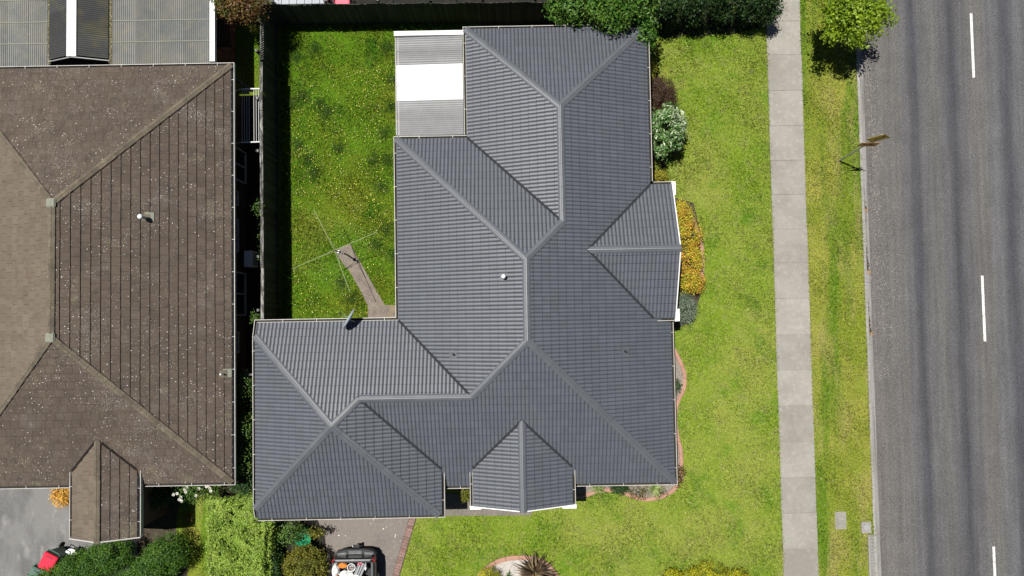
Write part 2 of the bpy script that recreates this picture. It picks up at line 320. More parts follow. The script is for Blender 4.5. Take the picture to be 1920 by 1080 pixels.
def obj(name, buf, m, parent=None, smooth=False, bevel=0, **kw):
    off = wloc(parent)
    if isinstance(buf, Buf):
        b2 = Buf(); b2.v = [(v[0] - off.x, v[1] - off.y, v[2] - off.z) for v in buf.v]; b2.f = buf.f; me = b2.mesh(name, smooth)
    else: me = buf
    if bevel:
        bm = bmesh.new(); bm.from_mesh(me)
        bmesh.ops.bevel(bm, geom=[e for e in bm.edges], offset=bevel, segments=2, affect='EDGES', clamp_overlap=True)
        bm.to_mesh(me); bm.free()
        if smooth: me.polygons.foreach_set('use_smooth', [True] * len(me.polygons))
    return link_mesh(name, me, parent, m, **kw)
def thing(name, label, cat, loc=(0, 0, 0), group=None):
    o = bpy.data.objects.new(name, None); COL.objects.link(o); o.location = (*loc, 0) if len(loc) == 2 else loc
    o.empty_display_size = .2
    o['label'] = label; o['category'] = cat
    if group: o['group'] = group
    return o
def tag(o, label, cat, group=None):
    o['label'] = label; o['category'] = cat
    if group: o['group'] = group
    return o
def inpoly(p, poly):
    x, y = p; c = False; n = len(poly)
    for i in range(n):
        x1, y1 = poly[i][:2]; x2, y2 = poly[(i + 1) % n][:2]
        if (y1 > y) != (y2 > y) and x < (x2 - x1) * (y - y1) / (y2 - y1) + x1: c = not c
    return c
def inpoly_np(X, Y, poly):
    c = np.zeros(len(X), bool); n = len(poly)
    for i in range(n):
        x1, y1 = poly[i][:2]; x2, y2 = poly[(i + 1) % n][:2]
        if y1 == y2: continue
        c ^= ((y1 > Y) != (y2 > Y)) & (X < (x2 - x1) * (Y - y1) / (y2 - y1) + x1)
    return c

# ------------------------------------------------------------------ the setting: ground, road, kerb, paths, lawns
KX0, KX1 = 13.79, 14.10
RZ = -0.12
g = Buf(); xs = [(-200, 0), (13.80, 0), (13.92, RZ - .02), (22.9, RZ - .02), (23.05, 0), (200, 0)]
for (xa, za), (xb, zb) in zip(xs[:-1], xs[1:]):
    g.add([(xa, -200, za), (xb, -200, zb), (xb, 200, zb), (xa, 200, za)], [(0, 1, 2, 3)])
obj('ground', g, M['ground'], kind='structure')
def sheet(name, poly, z, m, kind='structure', thick=None, **kw):
    b = Buf()
    if thick: b.prism(poly, z - thick, z)
    else:
        tri = geometry.tessellate_polygon([[Vector((p[0], p[1], 0)) for p in poly]]); fs = []
        for a, c, d in tri:
            ar = (poly[c][0] - poly[a][0]) * (poly[d][1] - poly[a][1]) - (poly[d][0] - poly[a][0]) * (poly[c][1] - poly[a][1])
            fs.append((a, c, d) if ar > 0 else (a, d, c))
        b.add([(p[0], p[1], z) for p in poly], fs)
    return obj(name, b, m, kind=kind, **kw)
sheet('road', [(13.95, -60), (22.85, -60), (22.85, 60), (13.95, 60)], RZ, M['asphalt'])
ZM = RZ + .004
def rect(x0, x1, y0, y1): return [(x0, y0), (x1, y0), (x1, y1), (x0, y1)]
for y0, y1 in ((9.03, 11.62), (-1.42, 1.16), (-11.9, -9.35), (19.4, 22.0), (-22.3, -19.8)):
    sheet('lane_marking', rect(18.44, 18.545, y0, y1), ZM, M['paint'])
# lawns
south_lawn_w = [P(775, 966), P(742, 1080)]
def lerp2(a, b, t): return (a[0] + (b[0] - a[0]) * t, a[1] + (b[1] - a[1]) * t)
dr_e = lerp2(south_lawn_w[0], south_lawn_w[1], 2.6)       # driveway edge carried on past the frame
FRONT = [(4.4, -5.5), (4.4, 11.0), (5.6, 40), (10.27, 40), (10.27, -40), (dr_e[0] + .16, -40), (dr_e[0] + .16, dr_e[1]), (south_lawn_w[0][0] + .16, south_lawn_w[0][1]), (south_lawn_w[0][0] + .16, -5.5)]
sheet('front_lawn', FRONT, .004, M['lawn'])
sheet('verge_lawn', rect(11.62, 13.80, -40, 40), .004, M['verge'])
BACK = [P(521, 34), P(744, 34), (-3.4, 10.9), (-3.4, -.3), (-9.1, -.3)]
BACK = [(-9.12, 11.66), (-1.2, 11.6), (-1.2, 5.9), (-3.4, 5.9), (-3.4, -.4), (-9.1, -.4)]
sheet('back_lawn', BACK, .004, M['backlawn'])
sheet('far_verge', rect(23.05, 40, -60, 60), .004, M['verge'])
# footpath slabs with open joints
fp = thing('footpath', 'x', 'x'); del fp['label']; del fp['category']; fp['kind'] = 'structure'
sheet('path_bed', rect(10.27, 11.62, -40, 40), .012, M['channel'])
jy = [P(1470, y)[1] for y in (40, 103, 170, 236, 301, 365, 430, 493, 560, 628, 694, 761, 828, 896, 962, 1030)]
jy = [jy[0] + 1.37 * k for k in range(7, 0, -1)] + jy + [jy[-1] - 1.38 * k for k in range(1, 8)]
for i, (ya, yb) in enumerate(zip(jy[:-1], jy[1:])):
    dz = random.uniform(-.004, .006); dx = random.uniform(-.012, .012)
    b = Buf().prism(rect(10.27 + dx, 11.62 + dx, yb + .006, ya - .006), -.05, .028 + dz)
    obj('paving_slab', b, M['concrete'], fp, bevel=.006)
# kerb: top, face and channel, cast in lengths
kb = thing('kerb', 'x', 'x'); del kb['label']; del kb['category']; kb['kind'] = 'structure'
y = 40.0; k = 0
while y > -40:
    L = 2.44; ya, yb = y, y - L + .012
    s0 = Buf().sweep([(0, ya, 0), (0, yb, 0)], [(-KX0, .03), (-KX0, -.2), (-KX1 + .02, -.2), (-KX1 + .14, RZ + .012), (-KX0 - .145, RZ + .006), (-KX0 - .115, .018), (-KX0 - .085, .03)][::-1])
    obj('kerb_length', s0, M['kerb'], kb)
    s1 = Buf().sweep([(0, ya, 0), (0, yb, 0)], [(-KX0 - .15, RZ + .009), (-KX0 - .15, -.19), (-KX1, -.19), (-KX1, RZ + .014)][::-1])
    obj('channel_length', s1, M['channel'], kb); y -= L; k += 1
# driveways
DRIVE = [P(560, 940), P(829, 940), P(829, 966), (south_lawn_w[0][0] - .13, south_lawn_w[0][1]), (dr_e[0] - .13, dr_e[1]), (dr_e[0] - .13, -40), (-9.2, -40), (-9.2, -11), (-8.2, -6.2)]
sheet('driveway', DRIVE, .008, M['drive'])
db = bpy.data.objects.new('driveway_border', None); COL.objects.link(db); db['kind'] = 'structure'
bme = Buf().box(-.112, .112, -.052, .052, -.04, .018).mesh('red_paver'); bme.materials.append(M['redbrick'])
dv = Vector((dr_e[0] - south_lawn_w[0][0], dr_e[1] - south_lawn_w[0][1])); Ld = dv.length; dv.normalize(); n = int(Ld / .115)
for i in range(n):
    o = link_mesh('brick', bme, db); q = Vector(south_lawn_w[0]) + dv * (i * .115)
    o.location = (q.x + random.uniform(-.006, .006), q.y, random.uniform(-.003, .004)); o.rotation_euler.z = math.atan2(dv.y, dv.x) + PI / 2 + random.uniform(-.03, .03)
NDR = [(-26, -5.2), (-13.9, -5.2), (-13.0, -8.2), (-12.4, -14), (-12.4, -40), (-26, -40)]
sheet('neighbour_driveway', NDR, .008, M['ndrive'])
sheet('porch_path', [P(829, 925), P(1000, 925), P(1000, 955), P(995, 966), P(829, 967)], .03, M['drive'], thick=.08)
PATHP = [P(628, 470), P(657, 456), P(668, 478), P(688, 513), P(706, 545), P(722, 572), P(762, 572), P(762, 612), P(690, 612), P(690, 573), P(676, 545), P(655, 508), P(645, 497)]
sheet('garden_path', PATHP, .022, M['path'], thick=.06)
# planting beds round the house, dark yards
BED_S = [P(1076, 900), P(1280, 900), P(1284, 885), P(1272, 907), P(1262, 922), P(1240, 933), P(1212, 938), P(1190, 932), P(1160, 922), P(1128, 920), P(1105, 925), P(1088, 933), P(1076, 930)]
sheet('garden_bed', BED_S, .012, M['mulch'])
BED_E = [P(1250, 640), P(1262, 655), P(1276, 680), P(1284, 712), P(1280, 735), P(1268, 760), P(1263, 790), P(1270, 820), P(1278, 850), P(1278, 880), P(1272, 905), P(1240, 905)]
sheet('garden_bed', BED_E, .012, M['mulch'])
BED_P = [P(1190, 100), P(1222, 112), P(1238, 150), P(1262, 170), P(1262, 260), P(1240, 330), P(1250, 350), P(1262, 370), P(1300, 380), P(1318, 450), P(1316, 545), P(1298, 600), P(1262, 622), P(1240, 620), P(1240, 300), P(1190, 300)]
sheet('garden_bed', BED_P, .010, M['soil'])
BED_F = [P(918, 1062), P(940, 1049), P(975, 1043), P(1005, 1048), P(1032, 1066), P(1045, 1090), P(1045, 1120), P(900, 1120), P(905, 1080)]
sheet('pebble_bed', BED_F, .014, M['pebble'])
b = Buf()
bx0, by0 = P(905, 1060); 
for i in range(1500):
    x, y_ = random.uniform(*sorted((P(905, 1060)[0], P(1045, 1060)[0]))), random.uniform(P(960, 1120)[1], P(960, 1043)[1])
    if inpoly((x, y_), BED_F):
        r = random.uniform(.012, .028); z = .014
        b.add([(x - r, y_ - r * .6, z), (x + r * .8, y_ - r * .7, z), (x + r, y_ + r * .6, z), (x - r * .7, y_ + r * .8, z), (x, y_, z + r * .9)], [(0, 1, 4), (1, 2, 4), (2, 3, 4), (3, 0, 4)])
pe = obj('gravel', b, M['pebble'], kind='stuff')
GAP = [(-10.4, 8.9), (-9.1, 8.9), (-9.1, -.2), (-8.4, -.2), (-8.4, -7.3), (-9.5, -7.6), (-10.4, -5.9)]
sheet('side_yard', GAP, .006, M['shadesoil'])
sheet('side_grass', [P(437, 48), P(517, 48), P(519, 180), P(437, 180)], .010, M['backlawn'])
FG = [P(258, 935), P(440, 925), P(440, 1120), P(258, 1120)]
sheet('front_yard', FG, .010, M['soil'])
GP = [P(333, 955), P(350, 930), P(392, 925), P(392, 1120), P(352, 1120), P(352, 1050), P(330, 1010)]
sheet('yard_grass', GP, .014, M['verge'])
sheet('shrub_bed', [P(478, 960), P(590, 960), P(610, 1010), P(618, 1120), P(440, 1120), P(440, 960)], .014, M['shadesoil'])
sheet('rear_yard', [(-9.15, 11.7), (2.2, 11.7), (2.2, 30), (-9.15, 30)], .006, M['shadesoil'])  # yard in shadow, its darkness painted into the soil colour
sheet('hedge_shade_bed', [(1.2, 10.7), (5.1, 10.8), (5.5, 10.72), (6.0, 10.85), (6.6, 10.75), (7.1, 10.9), (7.7, 10.8), (8.2, 10.92), (8.8, 10.85), (9.4, 11.0), (10.1, 11.1), (10.1, 14), (1.2, 14)], .012, M['shadesoil'])  # lobed outline and near-black colour paint the hedge's shadow on the ground
sheet('neighbour_yard', rect(-26, -10.0, 8.8, 30), .005, M['shadesoil'])

# ------------------------------------------------------------------ roofs, tile by tile
T = math.tan(math.radians(22.5))
def plane(kind, c, z0, t=T):
    """roof plane rising away from its eave line: kind E/W/N/S is the side it faces"""
    a, b = {'E': (-1, 0), 'W': (1, 0), 'N': (0, -1), 'S': (0, 1)}[kind]
    return (a * t, b * t, z0 - (a * c + b * c) * t)
def pz(p, x, y): return p[0] * x + p[1] * y + p[2]
def clip_half(poly, a, b, cc):
    out = []; n = len(poly)
    for i in range(n):
        p = poly[i]; q = poly[(i + 1) % n]; dp = a * p[0] + b * p[1] + cc; dq = a * q[0] + b * q[1] + cc
        if dp >= 0: out.append(p)
        if (dp >= 0) != (dq >= 0):
            t = dp / (dp - dq); out.append(tuple(p[k] + (q[k] - p[k]) * t for k in range(3)))
    return out
def tri_halfs(tri):
    hs = []
    ar = (tri[1][0] - tri[0][0]) * (tri[2][1] - tri[0][1]) - (tri[2][0] - tri[0][0]) * (tri[1][1] - tri[0][1])
    if ar < 0: tri = [tri[0], tri[2], tri[1]]
    for i in range(3):
        x1, y1 = tri[i][:2]; x2, y2 = tri[(i + 1) % 3][:2]; a = -(y2 - y1); b = x2 - x1; hs.append((a, b, -(a * x1 + b * y1)))
    return hs
class TileKit:
    def __init__(s, w, gauge, prof, step, lip, stagger, nvar=3, gap=0.0, over=.03, edge=.010, grooves=()):
        s.w = w; s.g = gauge; s.stagger = stagger; s.V = []; n = len(prof)
        for k in range(nvar):
            dz = random.uniform(0, .003) if nvar > 1 else 0; vs = []; fs = []; sk = random.uniform(-.006, .006) if gap else 0
            for u, h in prof: vs.append((gap / 2 + u * (w - gap), sk * u, h + step + dz))
            for u, h in prof: vs.append((gap / 2 + u * (w - gap), gauge + over, h + .001))
            for u, h in prof: vs.append((gap / 2 + u * (w - gap), sk * u + .002, h + step - lip))
            for u, h in prof: vs.append((gap / 2 + u * (w - gap), sk * u + edge, h + step + dz))
            for i in range(n): vs[i] = (vs[i][0], vs[i][1], vs[i][2] - edge * .55)
            for i in range(n - 1): fs += [(3 * n + i, 3 * n + i + 1, n + i + 1, n + i), (2 * n + i, 2 * n + i + 1, i + 1, i), (i, i + 1, 3 * n + i + 1, 3 * n + i)]
            mi = [0, 1, 1] * (n - 1)
            if gap: fs += [(3 * n, n, 2 * n, 0), (n - 1, 2 * n - 1, 4 * n - 1)]; mi += [0, 0]
            for g_ in grooves: mi[3 * g_] = 1
            s.V.append((np.array(vs), fs, mi))
def tile_slope(kit, pl, poly, eave, shift=0.0):
    """eave: (x, y) of a spot on the eave line; returns full tiles (matrix, variant) and clipped faces"""
    gx, gy = pl[0], pl[1]; gl = math.hypot(gx, gy); up = (gx / gl, gy / gl); al = (up[1], -up[0])
    cs = 1 / math.sqrt(1 + gl * gl); V3 = Vector((up[0] * cs, up[1] * cs, gl * cs)); U3 = Vector((al[0], al[1], 0)); N3 = U3.cross(V3)
    if N3.z < 0: N3 = -N3
    s_ = [(p[0] - eave[0]) * up[0] + (p[1] - eave[1]) * up[1] for p in poly]; t_ = [(p[0] - eave[0]) * al[0] + (p[1] - eave[1]) * al[1] for p in poly]
    gp = kit.g * cs; r0 = int(math.floor(min(s_) / gp)) ; r1 = int(math.ceil(max(s_) / gp))
    tris = [[poly[i] for i in t] for t in geometry.tessellate_polygon([[Vector((p[0], p[1], 0)) for p in poly]])]
    halfs = [tri_halfs(t) for t in tris]
    full = []; cv = []; cf = []; cm = []
    c0 = int(math.floor(min(t_) / kit.w)) - 1; c1 = int(math.ceil(max(t_) / kit.w)) + 1
    for r in range(r0, r1):
        for c in range(c0, c1):
            u0 = c * kit.w + shift + (kit.w * .5 if (kit.stagger and r % 2) else 0) + (kit.jit[r % len(kit.jit)] if hasattr(kit, 'jit') else 0); v0 = r * gp
            cor = []
            for du, dv2 in ((0.002, 0.002), (kit.w - .002, .002), (kit.w - .002, gp * 1.0), (.002, gp * 1.0), (kit.w / 2, gp / 2)):
                u = u0 + du; v = v0 + dv2; cor.append((eave[0] + al[0] * u + up[0] * v, eave[1] + al[1] * u + up[1] * v))
            ins = [inpoly(q, poly) for q in cor]
            ox = eave[0] + al[0] * u0 + up[0] * v0; oy = eave[1] + al[1] * u0 + up[1] * v0; oz = pz(pl, ox, oy)
            Mx = Matrix(((U3.x, V3.x, N3.x, ox), (U3.y, V3.y, N3.y, oy), (U3.z, V3.z, N3.z, oz), (0, 0, 0, 1)))
            k = random.randrange(len(kit.V))
            if all(ins): full.append((Mx, k)); continue
            xs_ = [q[0] for q in cor]; ys_ = [q[1] for q in cor]
            if not any(ins):
                # still may be crossed by a corner or thin part of the slope
                near = False
                for h in halfs:
                    if all(any(a * x + b * y_ + cc >= 0 for x, y_ in zip(xs_[:4], ys_[:4])) for a, b, cc in h): near = True; break
                if not near: continue
            vs, fs, mi = kit.V[k]; wv = [(Mx @ Vector(v)) for v in vs]
            for f, m_i in zip(fs, mi):
                p3 = [tuple(wv[i]) for i in f]
                for h in halfs:
                    q = p3
                    for a, b, cc in h:
                        q = clip_half(q, a, b, cc)
                        if len(q) < 3: break
                    if len(q) >= 3:
                        bse = len(cv); cv += q; cf.append(tuple(range(bse, bse + len(q)))); cm.append(m_i)
    return full, cv, cf, cm
def proj_area(Mx, kit):
    c = Mx @ Vector((kit.w / 2, kit.g / 2, 0)); n = Vector((Mx[0][2], Mx[1][2], Mx[2][2])); d = Vector((0, 0, CAM_H)) - c
    px = Vector((c.x, c.y)); q = _R.transposed() @ (c - Vector((0, 0, CAM_H))); X = FPX * q.x / -q.z; Y = FPX * q.y / -q.z
    if abs(X) > 955 or abs(Y) > 535: return 0
    return n.dot(d.normalized()) / d.length_squared
def build_roof(parent, kit, slopes, m, underm, gm, maxn=300, film=None):
    film = film or {}
    allf = []; jobs = []
    for name, pl, poly, eave, sh in slopes:
        full, cv, cf, cm = tile_slope(kit, pl, poly, eave, sh)
        jobs.append([name, pl, poly, cv, cf, full, cm]); allf += [(proj_area(Mx, kit), len(jobs) - 1, Mx, k) for Mx, k in full]
    allf.sort(key=lambda a: -a[0])
    meshes = []
    for vs, fs, mi in kit.V:
        me = bpy.data.meshes.new('roof_tile'); me.from_pydata([tuple(v) for v in vs], [], fs); me.materials.append(m); me.materials.append(gm); me.materials.append(film.get('m', m)); me.polygons.foreach_set('material_index', mi); meshes.append(me)
    filmed = []
    for me in meshes:
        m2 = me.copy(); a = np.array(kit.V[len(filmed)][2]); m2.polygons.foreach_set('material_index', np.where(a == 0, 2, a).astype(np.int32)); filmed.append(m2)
    off = wloc(parent)
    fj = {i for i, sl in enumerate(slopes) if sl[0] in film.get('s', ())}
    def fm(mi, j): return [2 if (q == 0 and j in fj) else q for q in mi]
    for _, j, Mx, k in allf[:maxn]:
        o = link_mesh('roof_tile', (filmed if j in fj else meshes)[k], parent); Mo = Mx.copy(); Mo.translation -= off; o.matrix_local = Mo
    V = []; F4 = []; MI = []; base = 0
    for _, j, Mx, k in allf[maxn:]:
        vs, fs, mi = kit.V[k]; MI += fm(mi, j); A = np.array(Mx); V.append(vs @ A[:3, :3].T + A[:3, 3]); F4 += [tuple(i + base for i in f) for f in fs]; base += len(vs)
    V = np.concatenate(V).tolist() if V else []
    for jb in jobs:
        b = len(V); V += [list(p) for p in jb[3]]; F4 += [tuple(i + b for i in f) for f in jb[4]]; MI += fm(jb[6], jobs.index(jb))
    V = [(v[0] - off.x, v[1] - off.y, v[2] - off.z) for v in V]
    me = bpy.data.meshes.new('tile_field'); me.from_pydata(V, [], F4); me.materials.append(m); me.materials.append(gm); me.materials.append(film.get('m', m)); me.polygons.foreach_set('material_index', MI); me.update()
    link_mesh('tile_field', me, parent, m, kind='stuff')
    b = Buf()
    for name, pl, poly, *_ in jobs:
        tri = geometry.tessellate_polygon([[Vector((p[0], p[1], 0)) for p in poly]]); b.add([(p[0], p[1], pz(pl, *p[:2]) - .012) for p in poly], [t for t in tri])
    obj('roof_underlay', b, underm, parent)
def ridge_caps(parent, P0, P1, pa, pb, m, w=.13, seg=.38, lift=.055, step=.012, name='ridge_tile', arch=.026):
    """cap tiles laid from the low end P0 up to P1 over the line where planes pa and pb meet"""
    z0 = pz(pa, *P0); z1 = pz(pa, *P1)
    if z0 > z1 + 1e-4: P0, P1, z0, z1 = P1, P0, z1, z0
    A = Vector((*P0, z0)); B = Vector((*P1, z1)); D = B - A; L = D.length; n = max(1, round(L / seg)); sg = L / n
    h = Vector((D.x, D.y, 0)).normalized(); nn = Vector((-h.y, h.x, 0))
    da = pz(pa, A.x + nn.x * w, A.y + nn.y * w) - z0; db_ = pz(pb, A.x + nn.x * w, A.y + nn.y * w) - z0
    da2 = pz(pa, A.x - nn.x * w, A.y - nn.y * w) - z0; db2 = pz(pb, A.x - nn.x * w, A.y - nn.y * w) - z0
    left = min(da, db_); right = min(da2, db2)
    fr = [(-1, right), (-.62, right * .62 + arch * .5), (-.2, right * .16 + arch * .4), (-.09, arch), (.09, arch), (.2, left * .16 + arch * .4), (.62, left * .62 + arch * .5), (1, left)]
    sec = [(-w - .004, right + lift - .06)] + [(u * w, z + lift) for u, z in fr] + [(w + .004, left + lift - .06)]
    k = len(sec); vs = [(0, y_, z + step) for y_, z in sec] + [(sg + .015, y_, z) for y_, z in sec] + [(.001, y_ * .97, z + step - .03) for y_, z in sec]
    fs = [(i, k + i, k + i + 1, i + 1) for i in range(k - 1)] + [(i, i + 1, 2 * k + i + 1, 2 * k + i) for i in range(k - 1)]
    me = bpy.data.meshes.new(name); me.from_pydata(vs, [], fs); me.materials.append(m)
    X = D.normalized(); Z = X.cross(nn); Z = Z if Z.z > 0 else -Z; off = wloc(parent)
    for i in range(n):
        p = A + X * (i * sg) - off; o = link_mesh(name, me, parent)
        j = random.uniform(-.004, .004)
        o.matrix_local = Matrix(((X.x, nn.x, Z.x, p.x + nn.x * j), (X.y, nn.y, Z.y, p.y + nn.y * j), (X.z, nn.z, Z.z, p.z), (0, 0, 0, 1)))
def valley(parent, P0, P1, pa, m, w=.042):
    h = Vector((P1[0] - P0[0], P1[1] - P0[1])).normalized(); n = Vector((-h.y, h.x)); b = Buf()
    vs = []
    for q in (P0, P1):
        z = pz(pa, *q)
        for s in (-w, -w * .3, w * .3, w): vs.append((q[0] + n.x * s, q[1] + n.y * s, z + .066 + (abs(s) > w * .5) * .004))
    b.add(vs, [(0, 1, 5, 4), (1, 2, 6, 5), (2, 3, 7, 6)]); obj('valley_shade_strip', b, m, parent)  # raised dark strip painted in place of the valley's shaded recess
GSEC_F = [(-.015, -.21), (-.015, -.005), (.006, -.005), (.006, -.21)]                 # fascia
def gutter(parent, pts, m, md, strap_every=1.2, w=.10):
    obj('fascia', Buf().sweep(pts, GSEC_F[::-1]), m, parent)
    sec = [(.006, -.125), (.006, -.02), (.012, -.02), (.012, -.115), (w - .006, -.115), (w - .006, -.012), (w - .016, -.012), (w - .016, -.002), (w + .004, -.002), (w + .004, -.125)]
    obj('gutter', Buf().sweep(pts, sec[::-1]), m, parent)
    obj('gutter_sediment_shade', Buf().sweep(pts, [(.013, -.112), (.013, -.075), (w - .007, -.08), (w - .007, -.112)][::-1]), md, parent)
    b = Buf()
    for p, q in zip(pts[:-1], pts[1:]):
        p = Vector(p); q = Vector(q); d = q - p; L = d.length; d.normalize(); nr = Vector((d.y, -d.x, 0)); s = .5
        while s < L - .2:
            c = p + d * s; e = .008
            a0 = c - d * e; a1 = c + d * e
            b.add([a0 + nr * 0.0 + Vector((0, 0, .003)), a1 + nr * 0.0 + Vector((0, 0, .003)), a1 + nr * (w + .012) + Vector((0, 0, .003)), a0 + nr * (w + .012) + Vector((0, 0, .003))], [(0, 1, 2, 3)]); s += strap_every
    if b.v: obj('gutter_strap', b, m, parent)

# ---- the grey-roofed house
house = thing('brick_house', 'single storey house with the dark grey ribbed tile roof and white gutters in the middle', 'house', (0, 0))
EW, EE = -4.02, 5.00
pW = plane('W', EW, 2.5); pE = plane('E', EE, 2.5); pWn = plane('W', -1.49, 2.5); pNh = plane('N', 10.23, 2.5); pNM = plane('N', 6.29, 2.5)
zs = pz(pE, 5.67, 0); pS = plane('S', -6.08, zs); pNG = plane('N', -.17, 2.5)
zw = pz(pNG, 0, -.66); pWG = plane('W', -9.02, zw); pSG = plane('S', -6.62, zw); apx = (-6.04, -3.64); za = pz(pSG, *apx)
pEG = (-T, 0, za - T * 6.04)
R1 = (1.755, 6.985); R2 = (1.755, 3.045); R3 = (.49, 1.78); yS = -6.08 + (pz(pE, .49, 0) - zs) / T; R4 = (.49, yS)
yR = (-.17 + (2.5 - zs) / T - 6.08) / 2; xJ = EW + (-.17 - yR); R5 = (xJ, yR); R6 = (-5.19, yR)
yv = -6.08 + (2.5 - zs) / T; pPW = plane('W', -1.48, 2.5); pPE = plane('E', 2.02, 2.5); pr_y = -6.08 + (pz(pPW, .27, 0) - zs) / T
pYN = plane('N', 4.5, 2.5); pYS = plane('S', -.26, 2.5); yx = EE - 2.38
slopes = [
 ('e', pE, [R1, (EE, 10.23), (EE, 4.5), (yx, 2.12), (EE, -.26), (5.67, -.26), (5.67, -6.08), R4, R3, R2], (5.67 + .03, 0), 0),
 ('wn', pWn, [R1, R2, (-1.49, 6.29), (-1.49, 10.23)], (-1.49 - .03, 0), 0),
 ('nh', pNh, [(-1.49, 10.23), (EE, 10.23), R1], (0, 10.26), 0),
 ('nm', pNM, [(EW, 6.29), (-1.49, 6.29), R2, R3], (0, 6.32), 0),
 ('w', pW, [(EW, 6.29), R3, R4, R5, (EW, -.17)], (EW - .03, 0), 0),
 ('s', pS, [R4, (5.67, -6.08), (2.02, -6.08), (2.02, yv), (.27, pr_y), (-1.48, yv), (-1.48, -6.08), (-2.57, -6.08), (-2.57, -5.41), R6, R5], (0, -6.11), 0),
 ('ng', pNG, [(EW, -.17), R5, R6, apx, (-9.02, -.66), (-9.02, -.17)], (0, -.14), 0),
 ('wg', pWG, [(-9.02, -.66), apx, (-9.02, -6.62)], (-9.05, 0), 0),
 ('sg', pSG, [(-9.02, -6.62), apx, (-2.68, -7.0), (-9.02, -7.0)], (0, -7.03), 0),
 ('eg', pEG, [apx, R6, (-2.57, -5.41), (-2.57, -7.0), (-2.68, -7.0)], (-2.54, 0), 0),
 ('pw', pPW, [(-1.48, yv), (.27, pr_y), (.27, -6.75), (-1.48, -6.75)], (-1.51, -6.75), 0),
 ('pe', pPE, [(2.02, yv), (.27, pr_y), (.27, -6.75), (2.02, -6.75)], (2.05, -6.75), 0),
 ('yn', pYN, [(EE, 4.5), (5.78, 4.5), (5.78, 2.12), (yx, 2.12)], (5.78, 4.53), 0),
 ('ys', pYS, [(EE, -.26), (yx, 2.12), (5.78, 2.12), (5.78, -.26)], (5.78, -.29), 0)]
pan = [(0, 0), (.05, .004), (.14, .021), (.28, .029), (.5, .031), (.72, .028), (.88, .017), (.95, .0)]
prof = [(u / 2, h) for u, h in pan] + [(.5 + u / 2, h) for u, h in pan] + [(1.0, 0)]
kit = TileKit(.268, .300, prof, .024, .027, False, nvar=3, grooves=(7, 15))
build_roof(house, kit, slopes, M['tile'], M['deck'], M['tileshade'])
for a, b_, p1, p2 in ((R1, (EE, 10.23), pE, pNh), (R1, (-1.49, 10.23), pWn, pNh), (R2, R1, pE, pWn), (R3, R2, pE, pNM), (R3, (EW, 6.29), pW, pNM), (R4, R3, pE, pW), (R4, (5.67, -6.08), pE, pS), (R5, R4, pW, pS),
                      (R6, R5, pNG, pS), (apx, R6, pNG, pEG), ((-9.02, -.66), apx, pNG, pWG), ((-9.02, -6.62), apx, pWG, pSG), ((-2.68, -7.0), apx, pEG, pSG),
                      ((.27, -6.77), (.27, pr_y), pPW, pPE), ((5.80, 2.12), (yx, 2.12), pYN, pYS)):
    ridge_caps(house, a, b_, p1, p2, M['tilecap'])
for a, b_, p1 in (((-1.49, 6.29), R2, pNM), ((EW, -.17), R5, pW), ((-2.57, -5.41), R6, pS), ((2.02, yv), (.27, pr_y), pS), ((-1.48, yv), (.27, pr_y), pS), ((EE, 4.5), (yx, 2.12), pE), ((EE, -.26), (yx, 2.12), pE)):
    valley(house, a, b_, p1, M['tileshade'])
G = lambda pts: gutter(house, pts, M['cream'], M['gutdirtshade'])
G([(EW, 6.29, 2.5), (-1.49 - .13, 6.29, 2.5)][::1][::-1][::-1]) if False else None
def rev(p): return p[::-1]
# travelling so that the outside of the roof lies to the right
G([(-1.49, 6.42, 2.5), (-1.49, 10.23, 2.5), (EE, 10.23, 2.5), (EE, 4.63, 2.5)][::-1][::-1]) if False else None
def GG(pts):
    """gutter with the outside on the left of travel: reverse it"""
    G(pts[::-1])
GG([(-1.49, 6.42, 2.5), (-1.49, 10.23, 2.5), (EE, 10.23, 2.5), (EE, 4.63, 2.5)][::1])
GG([(-9.02, -7.0, zw - .157), (-9.02, -6.62, zw), (-9.02, -.66, zw), (-9.02, -.17, 2.5), (EW, -.17, 2.5), (EW, 6.29, 2.5), (-1.49 - .02, 6.29, 2.5)])
GG([(5.67, -.39, zs), (5.67, -6.08, zs), (2.02 + .13, -6.08, zs)])
GG([(-1.48 - .13, -6.08, zs), (-2.57 + .13, -6.08, zs)])
GG([(-2.57, -5.5, 2.5), (-2.57, -7.0, 2.5), (-9.02, -7.0, zw - .157)])
GG([(2.02, yv - .05, 2.5), (2.02, -6.72, 2.5)]); GG([(-1.48, -6.72, 2.5), (-1.48, yv - .05, 2.5)])
GG([(EE + .13, 4.5, 2.5), (5.75, 4.5, 2.5)]); GG([(5.75, -.26, 2.5), (EE + .13, -.26, 2.5)])
# barge boards of the two small gables, with boxed ends
def barge(parent, pts, m):
    b = Buf().sweep(pts, [(-.012, -.14), (-.012, .03), (.025, .03), (.025, -.14)][::-1]); obj('barge_board', b, m, parent)
barge(house, [(2.15, -6.75, 2.47), (.27, -6.75, pz(pPW, .27, 0) + .02), (-1.61, -6.75, 2.47)], M['white'])
barge(house, [(5.78, -.39, 2.47), (5.78, 2.12, pz(pYN, 0, 2.12) + .02), (5.78, 4.63, 2.47)], M['white'])
for x0, x1, y0, y1 in ((-1.60, -1.20, -6.88, -6.79), (1.66, 2.15, -6.90, -6.79), (5.82, 5.94, 4.14, 4.62), (5.82, 5.96, -.38, .06)):
    obj('boxed_eave_end', Buf().box(x0, x1, y0, y1, 2.22, 2.40), M['white'], house)
b = Buf().add([(-1.45, -6.74, 2.3), (1.99, -6.74, 2.3), (.27, -6.74, pz(pPW, .27, 0) - .03)], [(0, 1, 2)]); obj('gable_infill', b, M['white'], house)
